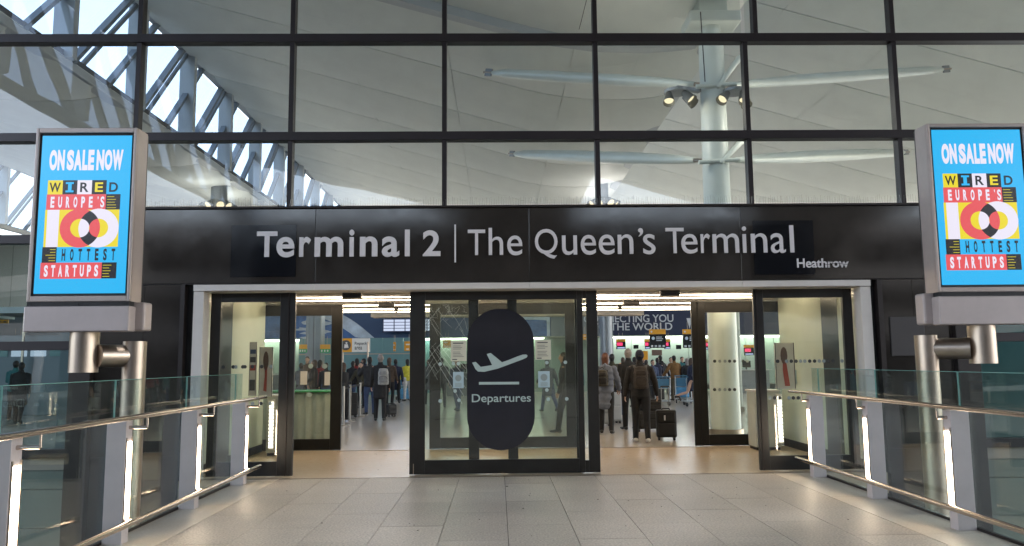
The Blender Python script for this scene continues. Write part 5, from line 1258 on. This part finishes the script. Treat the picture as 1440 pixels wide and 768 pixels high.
crowd = [
 (495, 29, 1.66, phone, 'black_cloth', 'jeans', 'hair_dark', -20, 'queueing person in black behind the first barrier post'),
 (502, 31, 1.76, longh, 'red_cloth', 'black_cloth', 'hair_dark', 30, 'queueing person in dark red between the first two barrier posts'),
 (509, 28, 1.62, wide, 'olive_cloth', 'black_cloth', 'hair_dark', 170, 'queueing person in olive facing the doors'),
 (515, 33, 1.83, stroll, 'navy_cloth', 'black_cloth', 'hair_dark', 80, 'tall queueing person in navy seen in profile'),
 (548, 30, 1.77, slouch, 'brown_cloth', 'black_cloth', 'hair_brown', -15, 'long haired person in brown beyond the long black coat'),
 (424, 27, 1.66, stroll, 'grey_cloth', 'black_cloth', 'hair_dark', 20, 'person in grey at the left of the left inner door pane'),
 (433, 29, 1.84, phone, 'brown_cloth', 'jeans', 'hair_dark', 180, 'person in brown facing out through the left inner door'),
 (441, 26, 1.70, slouch, 'black_cloth', 'black_cloth', 'hair_brown', 90, 'person in black in profile behind the left inner door'),
 (450, 28, 1.70, longh, 'red_cloth', 'black_cloth', 'hair_dark', -30, 'person in dark red behind the left inner door'),
 (459, 27, 1.62, walk, 'charcoal_cloth', 'jeans', 'hair_dark', 15, 'person in charcoal at the right of the left inner door pane'),
 (621, 28, 1.74, stand, 'black_cloth', 'black_cloth', 'hair_dark', 0, 'dark figure behind the cracked pane'),
 (643, 26, 1.70, walk, 'navy_cloth', 'jeans', 'hair_dark', 160, 'figure in navy behind the left paper notices'),
 (603, 30, 1.70, coat, 'grey_cloth', 'black_cloth', 'hair_brown', 30, 'figure in a grey coat at the left edge of the centre door'),
 (771, 25, 1.70, stroll, 'grey_cloth', 'jeans', 'hair_dark', 20, 'walking figure in grey behind the right paper notices'),
 (795, 17.8, 1.80, walk, 'black_cloth', 'black_cloth', 'hair_dark', 75, 'dark walking figure close behind the right half of the centre door'),
 (808, 23, 1.76, stand, 'teal_cloth', 'jeans', 'hair_brown', -10, 'figure in teal at the right edge of the centre door'),
 (892, 27, 1.70, slouch, 'red_cloth', 'black_cloth', 'hair_dark', 10, 'person in dark red left of the cap, far back'),
 (908, 29, 1.6, phone, 'black_cloth', 'black_cloth', 'hair_dark', -25, 'dark haired person right of the cap'),
 (917, 30, 1.62, walk, 'jeans', 'black_cloth', 'hair_dark', 200, 'person in a blue top at the first trolley'),
 (925, 32, 1.70, push, 'navy_cloth', 'black_cloth', 'hair_dark', 0, 'person in navy under the black hanging sign'),
 (931, 34, 1.84, stroll, 'black_cloth', 'grey_cloth', 'hair_dark', 40, 'person in black just left of the mustard sweater'),
 (958, 33, 1.72, phone, 'teal_cloth', 'black_cloth', 'hair_dark', 190, 'person in teal just right of the mustard sweater'),
 (966, 31, 1.64, longh, 'charcoal_cloth', 'black_cloth', 'hair_grey', 0, 'grey haired person in charcoal near the right inner door edge'),
 (876, 30, 1.7, longh, 'khaki_cloth', 'black_cloth', 'hair_brown', 10, 'person in khaki beside the grey column'),
 (943, 35.5, 1.7, stand, 'white_cloth', 'black_cloth', 'hair_dark', 180, 'check-in agent in white facing the queue'),
 (905, 36, 1.7, stand, 'navy_cloth', 'navy_cloth', 'hair_dark', 180, 'check-in agent in navy facing the queue'),
 (30, 22, 1.75, stroll, 'black_cloth', 'black_cloth', 'hair_dark', 20, 'dark figure behind the far left lower glass'),
 (22, 24, 1.75, hold, 'teal_cloth', 'black_cloth', 'hair_dark', 0, 'figure in teal behind the far left lower glass'),
]
for px, Y, h, pm, top, lg, hr, r, lab in crowd: person(px, Y, h, pm, lab, top, lg, hr, rz=a30(r))
# ---- luggage trolleys
mat('trolley_steel', (.38, .42, .45), .35, .8); mat('trolley_blue', (.05, .16, .26), .4)
def trolley(px, Y, rz, lab, load=True):
    t = thing('luggage_trolley', lab, 'trolley', (X_(px, Y), Y, 0), rz, 'luggage trolleys')
    def add(name, mb, m):
        o = mb.build(name, None, t, local=True, origin=Vector((0, 0, 0))); o.data.materials.append(M[m]); return o
    f = MB()
    for s in (-1, 1):
        f.tube((s * .28, -.45, .16), (s * .2, .45, .16), .014, .014, 8).tube((s * .28, -.45, .16), (s * .28, -.5, 1.0), .016, .016, 8)
    f.tube((-.28, -.45, .16), (.28, -.45, .16), .014, .014, 8).tube((-.2, .45, .16), (.2, .45, .16), .014, .014, 8).tube((-.28, -.47, .6), (.28, -.47, .6), .012, .012, 8)
    add('frame', f, 'trolley_steel'); add('push_bar', MB().tube((-.30, -.5, 1.0), (.30, -.5, 1.0), .022, .022, 12), 'trolley_blue')
    for k in range(4): add('deck_bar', MB().tube((-.24, -.35 + .22 * k, .18), (.24, -.35 + .22 * k, .18), .01, .01, 8), 'trolley_steel')
    add('advert_panel', MB().box(-.25, .25, -.49, -.475, .62, .94), 'trolley_blue')
    b = MB().box(-.22, .22, -.46, -.30, .78, .80)
    for s in (-1, 1): b.obox((s * .22, -.46, .92), (s * .22, -.28, .92), .01, .01); b.obox((s * .22, -.3, .79), (s * .22, -.3, .92), .01, .01)
    add('basket', b, 'trolley_steel')
    for (x, y) in ((-.26, -.42), (.26, -.42), (0, .42)): add('wheel', MB().tube((x - .02, y, .07), (x + .02, y, .07), .07, .07, 16), 'rubber')
trolley(922, 28, a30(15), 'blue panelled luggage trolley right of the man in the cap'); trolley(960, 29.5, a30(-15), 'luggage trolley loaded with blue bags by the mustard sweater'); trolley(967, 27.5, a30(10), 'luggage trolley at the right inner door edge'); trolley(569, 34.5, a30(-5), 'distant luggage trolley by the yellow jacket')
suitcase(958, 29.6, .5, .4, .35, 'bag_blue', 'bright blue bag lying on the trolley by the mustard sweater', a30(-15), 0, z=.2, wheels=False)
suitcase(960, 29.7, .45, .3, .32, 'case_blue', 'dark blue case on top of the bright blue bag', a30(-10), 0, z=.6, wheels=False)
suitcase(922, 28.1, .5, .5, .3, 'case_black', 'black case on the blue panelled trolley', a30(15), 0, z=.2, wheels=False)
# ---- people standing behind the camera, seen only as reflections in the door
person(0, -.75, 1.78, hold, 'photographer in dark top and jeans, mirrored in the black door sticker', 'charcoal_cloth', 'jeans', 'hair_dark', x=.05, group='people behind the camera')
person(0, -1.3, 1.68, longh, 'companion in a dark jacket, mirrored in the black door sticker', 'brown_cloth', 'black_cloth', 'hair_brown', x=.85, group='people behind the camera')
suitcase(0, -1.0, .4, .62, .25, 'case_blue', 'suitcase standing by the photographer, seen mirrored in the door', 0, .4, x=-.55)

# left flank of the hall under the outer roof wave
lw = thing('side_wall', 'grey panelled flank wall at the far left of the hall', 'wall', (-30.5, 12, 0))
for k in range(13): bx('wall_panel', 'totem_dark', lw, -30.6, -30.4, 11.5 + 4.2 * k, 11.5 + 4.2 * k + 4.17, 0, 9.6)
# bird wires standing along the top of the fascia
random.seed(9); mb = MB(); x = FX0 + .05
while x < FX1 - .05:
    a = random.uniform(-.012, .012); h = random.uniform(.10, .15)
    mb.obox((x, 11.13, FZ1 + .028), (x + a, 11.13 + random.uniform(-.03, .03), FZ1 + .028 + h), .0022, .0022); x += .035
o = mb.build('bird_wires', 'post_steel', fa); o['kind'] = 'stuff'; o['label'] = 'fine pale bird deterrent wires along the top edge'
